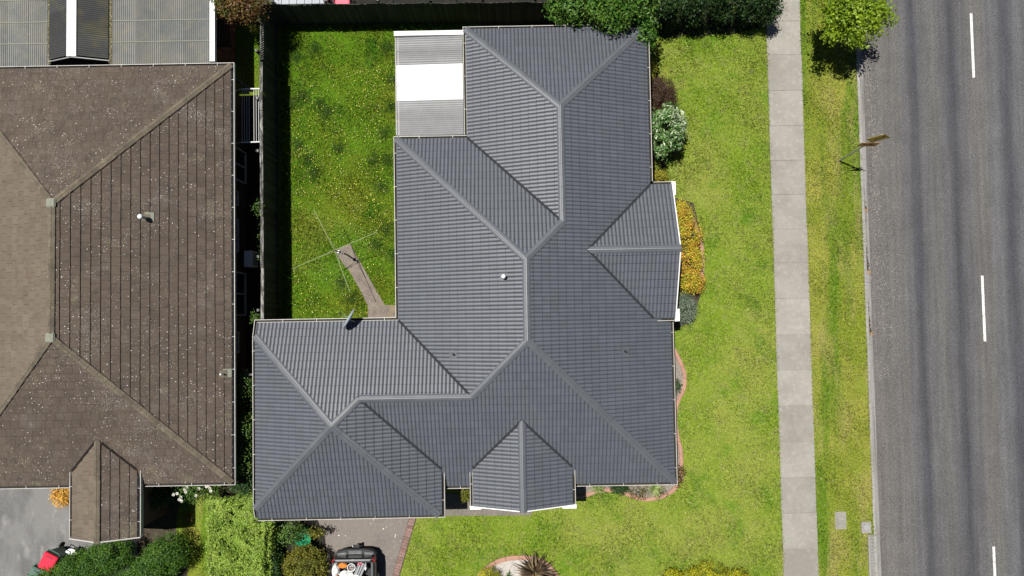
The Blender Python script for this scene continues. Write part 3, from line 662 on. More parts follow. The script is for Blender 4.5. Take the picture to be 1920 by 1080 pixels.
b = Buf().add([(5.77, -.22, 2.3), (5.77, 4.46, 2.3), (5.77, 2.12, pz(pYN, 0, 2.12) - .03)], [(0, 1, 2)]); obj('gable_infill', b, M['white'], house)
WALL = [(-1.04, 9.78), (-1.04, 5.84), (-3.57, 5.84), (-3.57, -.62), (-8.57, -.62), (-8.57, -6.55), (-3.02, -6.55), (-3.02, -5.63), (5.22, -5.63), (5.22, 4.05), (4.55, 4.05), (4.55, 9.78)]
obj('wall', Buf().prism(WALL, 0, 2.12), M['brick2'], house)
EAVE = [(-1.50, 10.22), (-1.50, 6.28), (-4.01, 6.28), (-4.01, -.18), (-9.01, -.18), (-9.01, -6.99), (-2.58, -6.99), (-2.58, -6.07), (-1.47, -6.07), (-1.47, -6.74), (2.01, -6.74), (2.01, -6.07), (5.66, -6.07), (5.66, -.25), (5.77, -.25), (5.77, 4.49), (4.99, 4.49), (4.99, 10.22)]
obj('soffit', Buf().prism(EAVE, 2.125, 2.15), M['white'], house)
for x in (-1.25, 1.8): obj('porch_post', Buf().box(x - .05, x + .05, -6.6, -6.5, 0, 2.125), M['white'], house)
def window(parent, c, ax, w, h, z, m=M['frame']):
    """c: spot on the wall, ax: outward normal (x, y)"""
    t = Vector((-ax[1], ax[0], 0)); n = Vector((ax[0], ax[1], 0)); c = Vector((c[0], c[1], 0)); b = Buf()
    def bx(u0, u1, z0, z1, d0, d1, buf):
        vs = []
        for zz in (z0, z1):
            for u, d in ((u0, d0), (u1, d0), (u1, d1), (u0, d1)): vs.append(c + t * u + n * d + Vector((0, 0, zz)))
        buf.add(vs, [(0, 3, 2, 1), (4, 5, 6, 7), (0, 1, 5, 4), (1, 2, 6, 5), (2, 3, 7, 6), (3, 0, 4, 7)])
    f = .05
    bx(-w / 2, w / 2, z, z + f, .002, .07, b); bx(-w / 2, w / 2, z + h - f, z + h, .002, .06, b)
    for u in (-w / 2, -f / 2, w / 2 - f): bx(u, u + f, z + f, z + h - f, .002, .06, b)
    o = obj('window', b, m, parent); g2 = Buf(); bx(-w / 2 + f, w / 2 - f, z + f, z + h - f, .004, .02, g2); obj('pane', g2, M['glass'], o)
window(house, (5.22, -3.5), (1, 0), 1.8, 1.2, .8); window(house, (4.55, 7.2), (1, 0), 1.8, 1.2, .8); window(house, (3.5, -5.63), (0, -1), 1.8, 1.2, .8); window(house, (-3.57, 3.2), (-1, 0), 1.5, 1.1, .9)
b = Buf()
for i in range(4): b.box(-8.2, -3.4, -6.62, -6.57, .02 + i * .52, .52 + i * .52)
obj('garage_door', b, M['cream'], house)
def vent(parent, px, py, zc, top, r, mcap, pl, capr=None, m2=None):
    x, y = P(px, py, zc); z = pz(pl, x, y); b = Buf().tube((x, y, z - .1), (x, y, z + top), r, n=12)
    v = obj('vent_pipe', b, m2 or mcap, parent, smooth=False)
    if capr:
        b = Buf().lathe((x, y, z + top), [(capr, -.06), (capr, .0), (capr * .75, .045), (.001, .06)], n=16); obj('vent_cap', b, mcap, v, smooth=True)
    b = Buf(); gl = Vector((pl[0], pl[1])).length; s = .13
    b.add([(x + dx, y + dy, pz(pl, x + dx, y + dy) + .05) for dx, dy in ((-s, -s), (s, -s), (s, s), (-s, s))], [(0, 1, 2, 3)])
    obj('flashing', b, M['tile'] if parent is house else M['ncap'], v)
vent(house, 944, 518, 4.45, .34, .05, M['white'], pW, .075, M['steel'])
vent(house, 848, 665, 3.7, .22, .045, M['iron'], pW)
vent(house, 1173, 659, 3.1, .22, .045, M['iron'], pE)

# patio roof on the west side: corrugated sheets, two of them clear white
patio = thing('patio_roof', 'flat corrugated patio roof with a bright white skylight band, beside the back lawn', 'patio roof', (-2.8, 8.2))
px0, px1, py0, py1 = -4.02, -1.62, 6.47, 10.06
def corr_sheet(name, x0, x1, y0, y1, zf, m, parent, axis='x', pitch=.076, amp=.014, seg=8):
    """corrugations run along `axis`; zf(x, y) gives the height"""
    vs = []; fs = []
    a0, a1 = (y0, y1) if axis == 'x' else (x0, x1); n = max(2, int((a1 - a0) / pitch * seg))
    for i in range(n + 1):
        a = a0 + (a1 - a0) * i / n; dz = amp * math.sin(2 * PI * a / pitch)
        if axis == 'x': vs += [(x0, a, zf(x0, a) + dz), (x1, a, zf(x1, a) + dz)]
        else: vs += [(a, y0, zf(a, y0) + dz), (a, y1, zf(a, y1) + dz)]
    fs = [(2 * i, 2 * i + 1, 2 * i + 3, 2 * i + 2) if axis == 'x' else (2 * i, 2 * i + 2, 2 * i + 3, 2 * i + 1) for i in range(n)]
    obj(name, Buf().add(vs, fs), m, parent)
zf = lambda x, y_: 2.36 + (x - px0) * .035
for i, (ya, yb, mm) in enumerate(((6.44, 7.06, 'corr'), (7.03, 7.72, 'corr'), (7.69, 8.40, 'skyl'), (8.36, 9.02, 'skyl'), (8.99, 9.52, 'corr'), (9.49, 10.05, 'corr'))):
    corr_sheet('roof_sheet' if mm == 'corr' else 'skylight_sheet', px0, px1, ya, yb, (lambda k: (lambda x, y_: zf(x, y_) + (.006 if k % 2 else 0)))(i), M[mm], patio)
obj('ridge_flashing', Buf().box(px0 - .05, px1 + .05, 10.05, 10.21, 2.38, 2.50), M['white'], patio)
gutter(patio, [(px0 - .02, 10.05, 2.38), (px0 - .02, 6.47, 2.38)][::-1], M['cream'], M['gutdirtshade'], 1.3)
for x, y_ in ((-3.9, 9.95), (-3.9, 6.7)): obj('patio_post', Buf().box(x - .04, x + .04, y_ - .04, y_ + .04, 0, 2.3), M['white'], patio)
for y_ in (7.0, 8.2, 9.4): obj('rafter', Buf().box(px0 + .05, px1, y_ - .02, y_ + .02, 2.2, 2.34), M['white'], patio)

# ---- the brown-roofed neighbour
nb = thing('neighbour_house', 'house under the weathered brown tile roof speckled with white lichen', 'house', (-14.8, 1.6))
nE = plane('E', -9.92, 2.5, .408); zr = pz(nE, -14.94, 0); tn = (zr - 2.5) / (9.07 - 3.86); ts = (zr - 2.5) / (5.75 - .52)
nN = plane('N', 9.07, 2.5, tn); nS = plane('S', -5.75, 2.5, ts); nW = plane('W', -19.96, 2.5, .408)
Na = (-14.94, 3.86); Nb = (-14.94, -.52); pzv = 2.71; nPW = plane('W', -15.40, pzv, .4); nPE = plane('E', -13.13, pzv, .4)
pm = (-15.40 - 13.13) / 2; pv = -5.75 + (pzv - 2.5) / ts; pt = -5.75 + (pz(nPW, pm, 0) - 2.5) / ts
nslopes = [
 ('e', nE, [Na, (-9.92, 9.07), (-9.92, -5.75), Nb], (-9.89, 0), 0), ('n', nN, [(-19.96, 9.07), (-9.92, 9.07), Na], (0, 9.10), 0),
 ('w', nW, [Na, Nb, (-19.96, -5.75), (-19.96, 9.07)], (-19.99, 0), 0),
 ('s', nS, [Nb, (-9.92, -5.75), (-13.13, -5.75), (-13.13, pv), (pm, pt), (-15.40, pv), (-15.40, -5.75), (-19.96, -5.75)], (0, -5.78), 0),
 ('pw', nPW, [(-15.40, pv), (pm, pt), (pm, -7.55), (-15.40, -7.55)], (-15.43, -7.55), 0), ('pe', nPE, [(-13.13, pv), (pm, pt), (pm, -7.55), (-13.13, -7.55)], (-13.10, -7.55), 0)]
nkit = TileKit(.30, .291, [(0, 0), (.03, .002), (.5, .004), (.97, .002), (1, 0)], .030, .034, True, nvar=4, gap=.006, edge=.008)
nkit.jit = [random.uniform(-.05, .05) for _ in range(23)]
build_roof(nb, nkit, nslopes, M['ntile'], M['deck'], M['ntileshade'], film=dict(m=M['ntile2'], s=('w', 'pw')))
for a, b_, p1, p2 in ((Na, (-9.92, 9.07), nE, nN), (Na, (-19.96, 9.07), nW, nN), (Nb, (-9.92, -5.75), nE, nS), (Nb, (-19.96, -5.75), nW, nS), (Nb, Na, nE, nW), ((pm, -7.57), (pm, pt), nPW, nPE)):
    ridge_caps(nb, a, b_, p1, p2, M['ncap'], w=.105, seg=.36, lift=.062, step=.014, arch=.012)
for a, b_ in (((-13.13, pv), (pm, pt)), ((-15.40, pv), (pm, pt))): valley(nb, a, b_, nS, M['ntileshade'], .032)
for q in (Na, Nb):
    b = Buf().box(q[0] - .17, q[0] + .13, q[1] - .15, q[1] + .15, zr - .02, zr + .085); obj('ridge_mortar', b, M['mortar'], nb, bevel=.03)
NG_ = lambda pts: gutter(nb, pts[::-1], M['cream'], M['gutdirtshade'], 1.15, .10)
NG_([(-19.96, -5.75, 2.5), (-19.96, 9.07, 2.5), (-9.92, 9.07, 2.5), (-9.92, -5.75, 2.5), (-13.0, -5.75, 2.5)]); NG_([(-15.53, -5.75, 2.5), (-19.96, -5.75, 2.5)])
NG_([(-13.13, pv - .04, pzv), (-13.13, -7.5, pzv)]); NG_([(-15.40, -7.5, pzv), (-15.40, pv - .04, pzv)])
barge(nb, [(-13.02, -7.55, pzv - .02), (pm, -7.55, pz(nPW, pm, 0) + .02), (-15.51, -7.55, pzv - .02)], M['cream'])
b = Buf().add([(-15.38, -7.54, 2.4), (-13.15, -7.54, 2.4), (-13.15, -7.54, pzv - .03), (pm, -7.54, pz(nPW, pm, 0) - .03), (-15.38, -7.54, pzv - .03)], [(0, 1, 2, 3, 4)]); obj('gable_infill', b, M['brick'], nb)
obj('wall', Buf().prism([(-19.3, 8.6), (-19.3, -5.3), (-15.2, -5.3), (-15.2, -7.4), (-13.33, -7.4), (-13.33, -5.3), (-10.36, -5.3), (-10.36, 8.6)], 0, 2.3), M['brick'], nb)
obj('soffit', Buf().prism([(-19.73, 9.06), (-19.73, -5.74), (-15.39, -5.74), (-15.39, -7.54), (-13.14, -7.54), (-13.14, -5.74), (-9.93, -5.74), (-9.93, 9.06)], 2.305, 2.33), M['cream'], nb)
for yc, w, h, z in ((P(0, 330)[1] + .1, 1.25, 2.0, .12), (P(0, 388)[1], .55, 1.1, .9), (P(0, 455)[1], 1.25, 1.1, .9), (P(0, 560)[1], 1.65, 1.9, .18), (P(0, 648)[1], .8, 1.1, .9)):
    window(nb, (-10.36, yc), (1, 0), w, h, z)
vent(nb, 251, 403, 4.3, .42, .05, M['white'], nE, .085, M['steel'])
vent(nb, 413, 702, 2.9, .30, .03, M['white'], nE, None, M['white'])
for (qx, qy, zc) in ((272, 404, 3.8), (424, 700, 2.7)):
    x, y_ = P(qx, qy, zc); b = Buf(); b.add([(x + dx, y_ + dy, pz(nE, x + dx, y_ + dy) + .045) for dx, dy in ((-.14, -.15), (.13, -.15), (.13, .15), (-.14, .15))] , [(0, 1, 2, 3)])
    obj('lead_flashing', b, M['mortar'], nb)

# ---- the neighbour's clear-sheeted pergola with its raised middle bay
pg = thing('pergola', 'pergola roofed in weathered translucent sheets with white ridge cap, behind the brown roof', 'pergola', (-14, 11))
PZ = 2.28
def pgx(px): return P(px, 60, PZ)[0]
xr = P(393, 60, PZ)[0]; x2 = P(207, 60, PZ)[0]; x1 = P(93, 60, PZ)[0]; YN0 = 9.20; YN1 = 16.0
xs_ = [x2, x2 + (xr - x2) * .26, x2 + (xr - x2) * .5, x2 + (xr - x2) * .745, xr]
for k, (a, b_) in enumerate(zip(xs_[:-1], xs_[1:])):
    corr_sheet('clear_sheet', a - .01, b_ + .015, YN0, YN1, (lambda kk: (lambda x, y_: PZ + .006 * (kk % 2)))(k), M['pergs'], pg, axis='y', pitch=.075, amp=.017)
xw = [x1 - .78 * k for k in range(6)]
for k, (b_, a) in enumerate(zip(xw[:-1], xw[1:])):
    corr_sheet('clear_sheet', a - .01, b_ + .015, YN0, YN1, (lambda kk: (lambda x, y_: PZ + .006 * (kk % 2)))(k), M['pergs'], pg, axis='y', pitch=.075, amp=.017)
xm = P(134, 60, 2.75)[0]; ZR2 = 2.78
for k in range(8):
    ya = YN0 + .25 + k * .84; zl = lambda x, y_, kk=k: PZ + .06 + (x - x1) / (xm - x1) * (ZR2 - PZ - .06) + .005 * (kk % 2); zrr = lambda x, y_, kk=k: PZ + .06 + (x2 - x) / (x2 - xm) * (ZR2 - PZ - .06) + .005 * (kk % 2)
    corr_sheet('smoke_sheet', x1 + .03, xm, ya, ya + .85, zl, M['pergd'], pg, axis='x', pitch=.075, amp=.016)
    corr_sheet('smoke_sheet', xm, x2 - .03, ya, ya + .85, zrr, M['pergd'], pg, axis='x', pitch=.075, amp=.016)
obj('ridge_cap', Buf().sweep([(xm, YN0 + .2, ZR2), (xm, YN1, ZR2)], [(-.17, -.045), (-.17, -.02), (0, .035), (.17, -.02), (.17, -.045), (0, .01)][::-1]), M['white'], pg)
for xx in (x1, x2): obj('lichen_strip', Buf().box(xx - .05, xx + .07, YN0 + .1, YN1, PZ + .012, PZ + .03), M['moss'], pg)
obj('edge_beam', Buf().box(xr + .02, xr + .20, 9.30, YN1, PZ - .12, PZ + .04), M['white'], pg)
for yy in (P(60, 42, PZ)[1], P(60, 82, PZ)[1], P(60, 42, PZ)[1] + .82):
    obj('batten', Buf().box(x1 - 3.9, x1 - .06, yy - .016, yy + .016, PZ + .012, PZ + .02), M['mortar'], pg); obj('batten', Buf().box(x2 + .09, xr, yy - .016, yy + .016, PZ + .012, PZ + .02), M['mortar'], pg)
obj('gable_frame', Buf().path([(x1, YN0 + .18, PZ + .05), (xm, YN0 + .18, ZR2 - .02), (x2, YN0 + .18, PZ + .05)], .022), M['steel'], pg)
for x in (xr + .1, x2, x1): obj('pergola_post', Buf().box(x - .05, x + .05, 12.4, 12.5, 0, PZ - .05), M['white'], pg)

# ------------------------------------------------------------------ grass, blade by blade
def blades(name, poly, dens, m, hmin=.025, hmax=.075, excl=(), wid=.014, clump=None, clip=None):
    xs = [p[0] for p in poly]; ys = [p[1] for p in poly]; x0, x1, y0, y1 = min(xs), max(xs), max(min(ys), -12.2), min(max(ys), 13.4)
    n = int((x1 - x0) * (y1 - y0) * dens); X = RNG.uniform(x0, x1, n); Y = RNG.uniform(y0, y1, n)
    ok = inpoly_np(X, Y, poly)
    for e in excl: ok &= ~inpoly_np(X, Y, e)
    X = X[ok]; Y = Y[ok]; n = len(X)
    ph = np.sin(X * 2.1 + 1.3 * np.sin(Y * 1.7)) + np.sin(Y * 2.6 + 1.1 * np.sin(X * 1.9 + 2)) + .7 * np.sin(X * 6.1 + Y * 5.2) 
    hh = RNG.uniform(hmin, hmax, n) * (1 + .22 * ph)
    a = RNG.uniform(0, 2 * PI, n); w = RNG.uniform(.6, 1.3, n) * wid; ln = RNG.uniform(.2, 1.3, n) * hh
    la = RNG.uniform(0, 2 * PI, n)
    V = np.empty((n, 3, 3), np.float32)
    V[:, 0] = np.stack([X - np.cos(a) * w, Y - np.sin(a) * w, np.full(n, .004)], 1); V[:, 1] = np.stack([X + np.cos(a) * w, Y + np.sin(a) * w, np.full(n, .004)], 1)
    V[:, 2] = np.stack([X + np.cos(la) * ln, Y + np.sin(la) * ln, hh + .004], 1)
    me = npmesh(name, V.reshape(-1, 3), np.arange(n * 3).reshape(-1, 3)); return link_mesh(name, me, None, m, kind='stuff')
BEDX = [BED_S, BED_E, BED_P, BED_F]
blades('front_grass', [(4.9, -5.8), (4.9, 11.2), (5.2, 13.4), (10.29, 13.4), (10.29, -12), (dr_e[0] + .2, -12), (dr_e[0] + .17, dr_e[1]), (south_lawn_w[0][0] + .16, south_lawn_w[0][1]), (-3.6, -7.15), (0.6, -7.15), (.6, -6.3), (4.9, -6.3)], 1150, M['blade'], excl=BEDX)
blades('back_grass', [(-8.98, 11.55), (-1.5, 11.5), (-1.5, 10.2), (-3.8, 10.0), (-3.8, -.3), (-8.98, -.3)], 1150, M['backblade'], hmin=.03, hmax=.095, excl=[PATHP])
blades('verge_grass', rect(11.60, 13.82, -12, 13.2), 1050, M['vergeblade'])
blades('side_strip_grass', [P(452, 48), P(512, 48), P(512, 172), P(452, 172)], 900, M['vergeblade'])
blades('yard_strip_grass', GP, 900, M['vergeblade'])
# tufts of longer grass in the back lawn, dandelions and clover heads
def specks(name, n, sampler, m, r, z=.05, flat=False):
    V = []; F = []
    for i in range(n):
        x, y_ = sampler(); rr = random.uniform(*r); zz = z + random.uniform(-.02, .02) if not flat else z; a = random.uniform(0, PI)
        b = len(V)
        for k in range(5): V.append((x + rr * math.cos(a + k * 1.257) * random.uniform(.7, 1.1), y_ + rr * math.sin(a + k * 1.257), zz + random.uniform(0, .006)))
        F.append(tuple(range(b, b + 5)))
    me = npmesh(name, V, np.array(F)); return link_mesh(name, me, None, m, kind='stuff')
def back_s():
    while True:
        x = random.uniform(-8.5, -3.9); y_ = random.uniform(-.1, 9.9)
        d = math.sin(x * 1.3 + 2) + math.sin(y_ * .9 + x * .5) + (1.3 if y_ > 7 or x < -6.4 else 0) - (1.4 if x > -4.9 else 0)
        if random.uniform(-1.2, 2.6) < d and not inpoly((x, y_), PATHP): return x, y_
specks('dandelions', 1200, back_s, LF['petaly'], (.006, .021), .08)
def front_s():
    return random.uniform(5.8, 10.2), random.uniform(-10.5, 11)
specks('fallen_petals', 90, front_s, LF['chip'], (.010, .022), .05)
def verge_s(): return random.uniform(11.7, 13.7), random.uniform(-10.5, 12)
specks('dry_bits', 160, verge_s, LF['chip'], (.008, .02), .05)
def road_s():
    while True:
        y_ = random.uniform(-2.8, 9.5); w = .35 + .75 * max(0, min(1, (5 - y_) / 6)); x = 14.12 + abs(random.gauss(0, w * .6)) + random.uniform(0, .25)
        if x < 15.7: return x, y_
specks('road_grit', 1500, road_s, LF['chip'], (.006, .019), RZ + .006, True)
def dr_s():
    while True:
        x = random.uniform(-7.6, -3.2); y_ = random.uniform(-10.4, -7.1)
        if inpoly((x, y_), DRIVE): return x, y_
specks('petals_on_driveway', 34, dr_s, LF['rose'], (.012, .030), .016, True)
def ndr_s(): return random.uniform(-20, -15.6), random.uniform(-10.5, -6)
specks('driveway_grit', 60, ndr_s, LF['chip'], (.006, .012), .014, True)
def tuft_blades(name, spots, m, n=260, rad=.35, h=(.08, .16)):
    V = []
    for (x, y_) in spots:
        for i in range(n):
            r = rad * abs(random.gauss(0, .5)); a = random.uniform(0, 2 * PI); bx, by = x + r * math.cos(a), y_ + r * math.sin(a); hh = random.uniform(*h); a2 = random.uniform(0, 2 * PI); l = hh * random.uniform(.3, 1.1); w = .012
            V += [(bx - w * math.sin(a2), by + w * math.cos(a2), 0.01), (bx + w * math.sin(a2), by - w * math.cos(a2), .01), (bx + l * math.cos(a2), by + l * math.sin(a2), hh)]
    me = npmesh(name, V, np.arange(len(V)).reshape(-1, 3)); link_mesh(name, me, None, m, kind='stuff')
tuft_blades('grass_tufts', [P(*q) for q in ((590, 92), (555, 108), (567, 182), (600, 195), (635, 280), (578, 300), (590, 322), (612, 210), (542, 195), (700, 300), (720, 250), (715, 350), (725, 430), (705, 460), (735, 150), (728, 90), (660, 560), (640, 530), (560, 270), (735, 200), (725, 300), (740, 480))], LF['mid'], 300, .42)
tuft_blades('edge_tufts', [(-8.9 + random.uniform(-.05, .1), y_) for y_ in np.arange(-.2, 10.6, .35)] + [(x, 11.45) for x in np.arange(-8.8, -1.6, .4)], LF['mid'], 60, .15)

for nm, x0_, mm, sd in (('path_edge_grass', 10.27, 'blade', 1), ('path_edge_grass', 11.62, 'vergeblade', -1), ('kerb_edge_grass', 13.80, 'vergeblade', 1)):
    tuft_blades(nm, [(x0_ + random.gauss(0, .012) + .01 * sd, y_) for y_ in np.arange(-11.5, 13, .16) if random.random() < .75], M[mm], 12, .07, (.03, .08))
# ------------------------------------------------------------------ foliage
def leaves(parent, name, C, Nrm, m, size, asp=.5, spread=.55, kind=None, droop=0.0):
    """C (n,3) leaf centres, Nrm (n,3) outward directions; each leaf a folded diamond"""
    n = len(C); up = np.array([0, 0, 1.0]); R1_ = RNG.normal(size=(n, 3))
    nm = Nrm * .75 + up * .5 + R1_ * spread; nm /= np.linalg.norm(nm, axis=1)[:, None]
    ax = RNG.normal(size=(n, 3)) + Nrm * .6 - up * droop; ax -= nm * (ax * nm).sum(1)[:, None]; ax /= np.linalg.norm(ax, axis=1)[:, None] + 1e-9
    sd = np.cross(nm, ax); s = size * RNG.uniform(.6, 1.3, n)[:, None]
    V = np.empty((n, 4, 3)); V[:, 0] = C - ax * s * .5; V[:, 1] = C + sd * s * asp * .5 - nm * s * .08; V[:, 2] = C + ax * s * .5 - nm * s * .1; V[:, 3] = C - sd * s * asp * .5 - nm * s * .08
    off = np.array(wloc(parent)) if parent is not None else 0
    F = np.arange(n * 4).reshape(-1, 4)
    T3 = np.concatenate([F[:, [0, 1, 2]], F[:, [0, 2, 3]]])
    me = npmesh(name, (V - off).reshape(-1, 3), T3); return link_mesh(name, me, parent, m, **({'kind': kind} if kind else {}))
def clusters(c, rad, K, per, cr, lump=.25, hemi=False, seed=0, flat=1.0, inner=.15):
    """leaf centres in K clumps over a lumpy ellipsoid with half-axes rad about c"""
    rng = np.random.default_rng(seed); d = rng.normal(size=(K, 3)); d /= np.linalg.norm(d, axis=1)[:, None]
    if hemi: d[:, 2] = np.abs(d[:, 2]) * 1.0 - .12; d /= np.linalg.norm(d, axis=1)[:, None]
    ph = rng.uniform(0, 6, 6); f = 1 - lump * .5 * (1 + np.sin(d[:, 0] * 5 + ph[0]) * np.sin(d[:, 1] * 5 + ph[1]) + .6 * np.sin(d[:, 2] * 7 + d[:, 0] * 4 + ph[2])) * .6
    rr = np.where(rng.uniform(size=K) < inner, rng.uniform(.3, .8, K), rng.uniform(.86, 1.0, K)) * f
    cc = np.array(c) + d * rr[:, None] * np.array(rad)
    pts = np.repeat(cc, per, 0) + rng.normal(size=(K * per, 3)) * cr * np.array([1, 1, flat]); nr = np.repeat(d, per, 0) * .6 + (pts - np.repeat(cc, per, 0)) / cr * .5
    nr /= np.linalg.norm(nr, axis=1)[:, None] + 1e-9
    keep = pts[:, 2] > .02
    return pts[keep], nr[keep]
def limbs(parent, base, top, crown_c, rad, n, m, r0=.06, name='trunk', bname='branch', seed=1):
    rnd = random.Random(seed); b = Buf().tube(base, top, r0, r0 * .7, n=8); obj(name, b, m, parent)
    for i in range(n):
        a = 2 * PI * i / n + rnd.uniform(-.3, .3); e = rnd.uniform(.1, .9)
        tip = Vector((crown_c[0] + rad[0] * .75 * math.cos(a) * (1 - e * .4), crown_c[1] + rad[1] * .75 * math.sin(a) * (1 - e * .4), crown_c[2] + rad[2] * (e - .4)))
        mid = Vector(top).lerp(tip, .5) + Vector((0, 0, -.05)); bb = Buf().tube(top, mid, r0 * .45, r0 * .3, n=5).tube(mid, tip, r0 * .3, r0 * .1, n=5); obj(bname, bb, m, parent)
def bush(name, label, cat, px, py, zc, rad, leaf, K=120, per=40, cr=.12, size=.07, asp=.5, lump=.25, seed=1, group=None, trunk=True, base=None, hemi=False, inner=.15, spread=.55, flat=1.0, leafname='foliage'):
    x, y_ = P(px, py, zc); bx = base or (x, y_)
    t = thing(name, label, cat, (bx[0], bx[1]), group)
    C, Nn = clusters((x, y_, zc), rad, K, per, cr, lump, hemi, seed, flat, inner)
    leaves(t, leafname, C, Nn, LF[leaf], size, asp, spread)
    if trunk: limbs(t, (bx[0], bx[1], 0), (x * .5 + bx[0] * .5, y_ * .5 + bx[1] * .5, max(.12, zc * .5)), (x, y_, zc), rad, 7, M['bark'], r0=.03 + .02 * zc, seed=seed)
    return t
# street tree on the verge
bush('street_tree', 'small lime green leafy tree on the verge leaning over the road edge', 'tree', 1603, 28, 2.35, (1.28, 1.15, .95), 'street', K=120, per=85, cr=.14, size=.11, lump=.55, seed=3, base=P(1572, 48), inner=.25, asp=.6)
# big broad-leaved tree and the dark clipped hedge row behind the house
t = thing('broadleaf_tree', 'broad dark green tree overhanging the top gutter of the grey roof', 'tree', P(1120, 30))
Cs = []; Ns = []
for k, (qx, qy, z, r) in enumerate(((1062, 4, 2.7, (.75, .80, .9)), (1105, -8, 3.0, (.95, 1.0, 1.0)), (1150, 12, 3.15, (.80, .80, .8)), (1188, -10, 3.0, (.85, .9, .9)), (1145, -50, 3.2, (1.4, .8, 1.0)), (1208, 58, 2.3, (.26, .62, .7)), (1075, -45, 2.9, (1.0, .7, .9)))):
    a, b_ = clusters((*P(qx, qy, z), z), r, int(95 * r[0] * r[1] + 60), 34, .13, .3, False, 50 + k, 1.0, .3); Cs.append(a); Ns.append(b_)
leaves(t, 'crown', np.concatenate(Cs), np.concatenate(Ns), LF['tree'], .115, .55)
q = P(1130, 20)
limbs(t, (q[0], q[1] + .3, 0), (q[0], q[1] + .4, 1.8), (q[0] - .1, q[1] + .5, 2.7), (2.0, 1.0, .8), 10, M['bark'], r0=.12, seed=4)
for k, (qx, w) in enumerate(((1250, .46), (1300, .44), (1352, .46), (1404, .46), (1440, .34))):
    lab = ['dark hedge shrub next to the broadleaf tree', 'dark hedge shrub second from the broadleaf tree', 'dark hedge shrub in the middle of the row', 'dark hedge shrub second from the footpath', 'dark hedge shrub at the footpath end of the row'][k]
    x, y_ = P(qx, -2 - 3 * k, 1.8); t = thing('hedge_shrub', lab, 'hedge', (x, y_), 'dark shrubs in the hedge row behind the lawn')
    a, b_ = clusters((x, y_, 1.75), (w, .46, .75), 60, 80, .13, .5, False, 20 + k, 1.0, .2); x2_, y2_ = P(qx + 6, 22, 1.1); c_, d_ = clusters((x2_, y2_, 1.05), (w * .8, .30, .6), 26, 60, .12, .5, False, 120 + k, 1.0, .2)
    leaves(t, 'foliage', np.concatenate([a, c_]), np.concatenate([b_, d_]), LF['darkhedge'], .085, .5)
    limbs(t, (x, y_, 0), (x, y_, 1.0), (x, y_, 1.7), (w, .45, .7), 8, M['bark'], r0=.06, seed=k)
# shrubs along the east wall
bush('golden_shrub', 'small golden shrub against the gutter above the maroon bush', 'shrub', 1221, 133, .45, (.16, .36, .35), 'yellow', K=40, per=36, cr=.07, size=.05, seed=31)
bush('maroon_bush', 'round clipped maroon bush beside the roof edge', 'shrub', 1239, 180, .62, (.60, .70, .58), 'maroon', K=260, per=34, cr=.065, size=.05, lump=.08, seed=32, asp=.4)
t = bush('variegated_bush', 'large rounded bush tipped with creamy white leaves beside the roof edge', 'shrub', 1246, 246, 1.2, (.70, .90, .85), 'varieg', K=110, per=50, cr=.12, size=.15, asp=.34, lump=.5, seed=33)
x, y_ = P(1254, 240, 1.3); a, b_ = clusters((x, y_, 1.25), (.68, .85, .78), 100, 16, .07, .5, True, 34, 1.0, 0)
kk = (a[:, 0] - x) * .75 + (a[:, 1] - y_) * .35 > .22; leaves(t, 'pale_shoots', a[kk], b_[kk], LF['flowertop'], .15, .34, kind='stuff')
bush('gold_edged_shrub', 'low yellow-green shrub in the corner above the gabled bay', 'shrub', 1235, 330, .25, (.38, .24, .2), 'yellow', K=45, per=30, cr=.07, size=.05, seed=35)
bush('rusty_shrub', 'small rusty brown shrub below the white-tipped bush', 'shrub', 1222, 312, .3, (.2, .3, .25), 'rust', K=30, per=30, cr=.07, size=.05, seed=36)
t = thing('amber_shrub', 'long yellow and orange shrub in front of the gabled bay', 'shrub', P(1290, 460))
Cs = []; Ns = []
for k, (qx, qy, r) in enumerate(((1274, 402, (.44, .52, .55)), (1290, 440, (.54, .58, .62)), (1291, 488, (.60, .52, .62)), (1292, 528, (.54, .46, .55)))):
    a, b_ = clusters((*P(qx, qy, .5), .5), r, 75, 40, .09, .3, True, 60 + k); Cs.append(a); Ns.append(b_)
leaves(t, 'foliage', np.concatenate(Cs), np.concatenate(Ns), LF['orangel'], .055, .6); limbs(t, (*P(1288, 470), 0), (*P(1288, 470), .25), (*P(1288, 468, .4), .4), (.5, 1.2, .3), 8, M['bark'], r0=.04)
bush('grey_green_shrub', 'round grey-green shrub at the lower corner of the gabled bay', 'shrub', 1283, 580, .4, (.46, .60, .42), 'greyl', K=170, per=36, cr=.07, size=.042, lump=.12, seed=37)
bush('low_green_shrub', 'small dark shrub inside the curved edging on the east side', 'shrub', 1264, 724, .2, (.22, .36, .22), 'deepg', K=30, per=26, cr=.06, size=.05, seed=38)
bush('red_tipped_shrub', 'straggly red-tipped shrub at the house corner over the edging', 'shrub', 1275, 893, .3, (.2, .4, .3), 'rust', K=24, per=22, cr=.07, size=.055, seed=39)
bush('sprawling_shrub', 'sprawling rusty green shrub between the strappy clumps', 'shrub', 1196, 924, .2, (.36, .28, .18), 'rust', K=34, per=16, cr=.06, size=.05, seed=40)
bush('trailing_plant', 'thin trailing plant with reddish leaves at the tip of the bed', 'shrub', 1240, 925, .15, (.28, .22, .12), 'rust', K=18, per=12, cr=.05, size=.045, seed=41)
bush('green_mound', 'low dark green mound in the bed under the south gutter', 'shrub', 1160, 914, .3, (.32, .24, .24), 'deepg', K=40, per=30, cr=.07, size=.07, asp=.3, seed=42)
bush('corner_plant', 'olive green bush in the dark recess beside the entry porch', 'shrub', 872, 920, .45, (.3, .38, .4), 'olive', K=60, per=26, cr=.07, size=.10, asp=.22, seed=43)
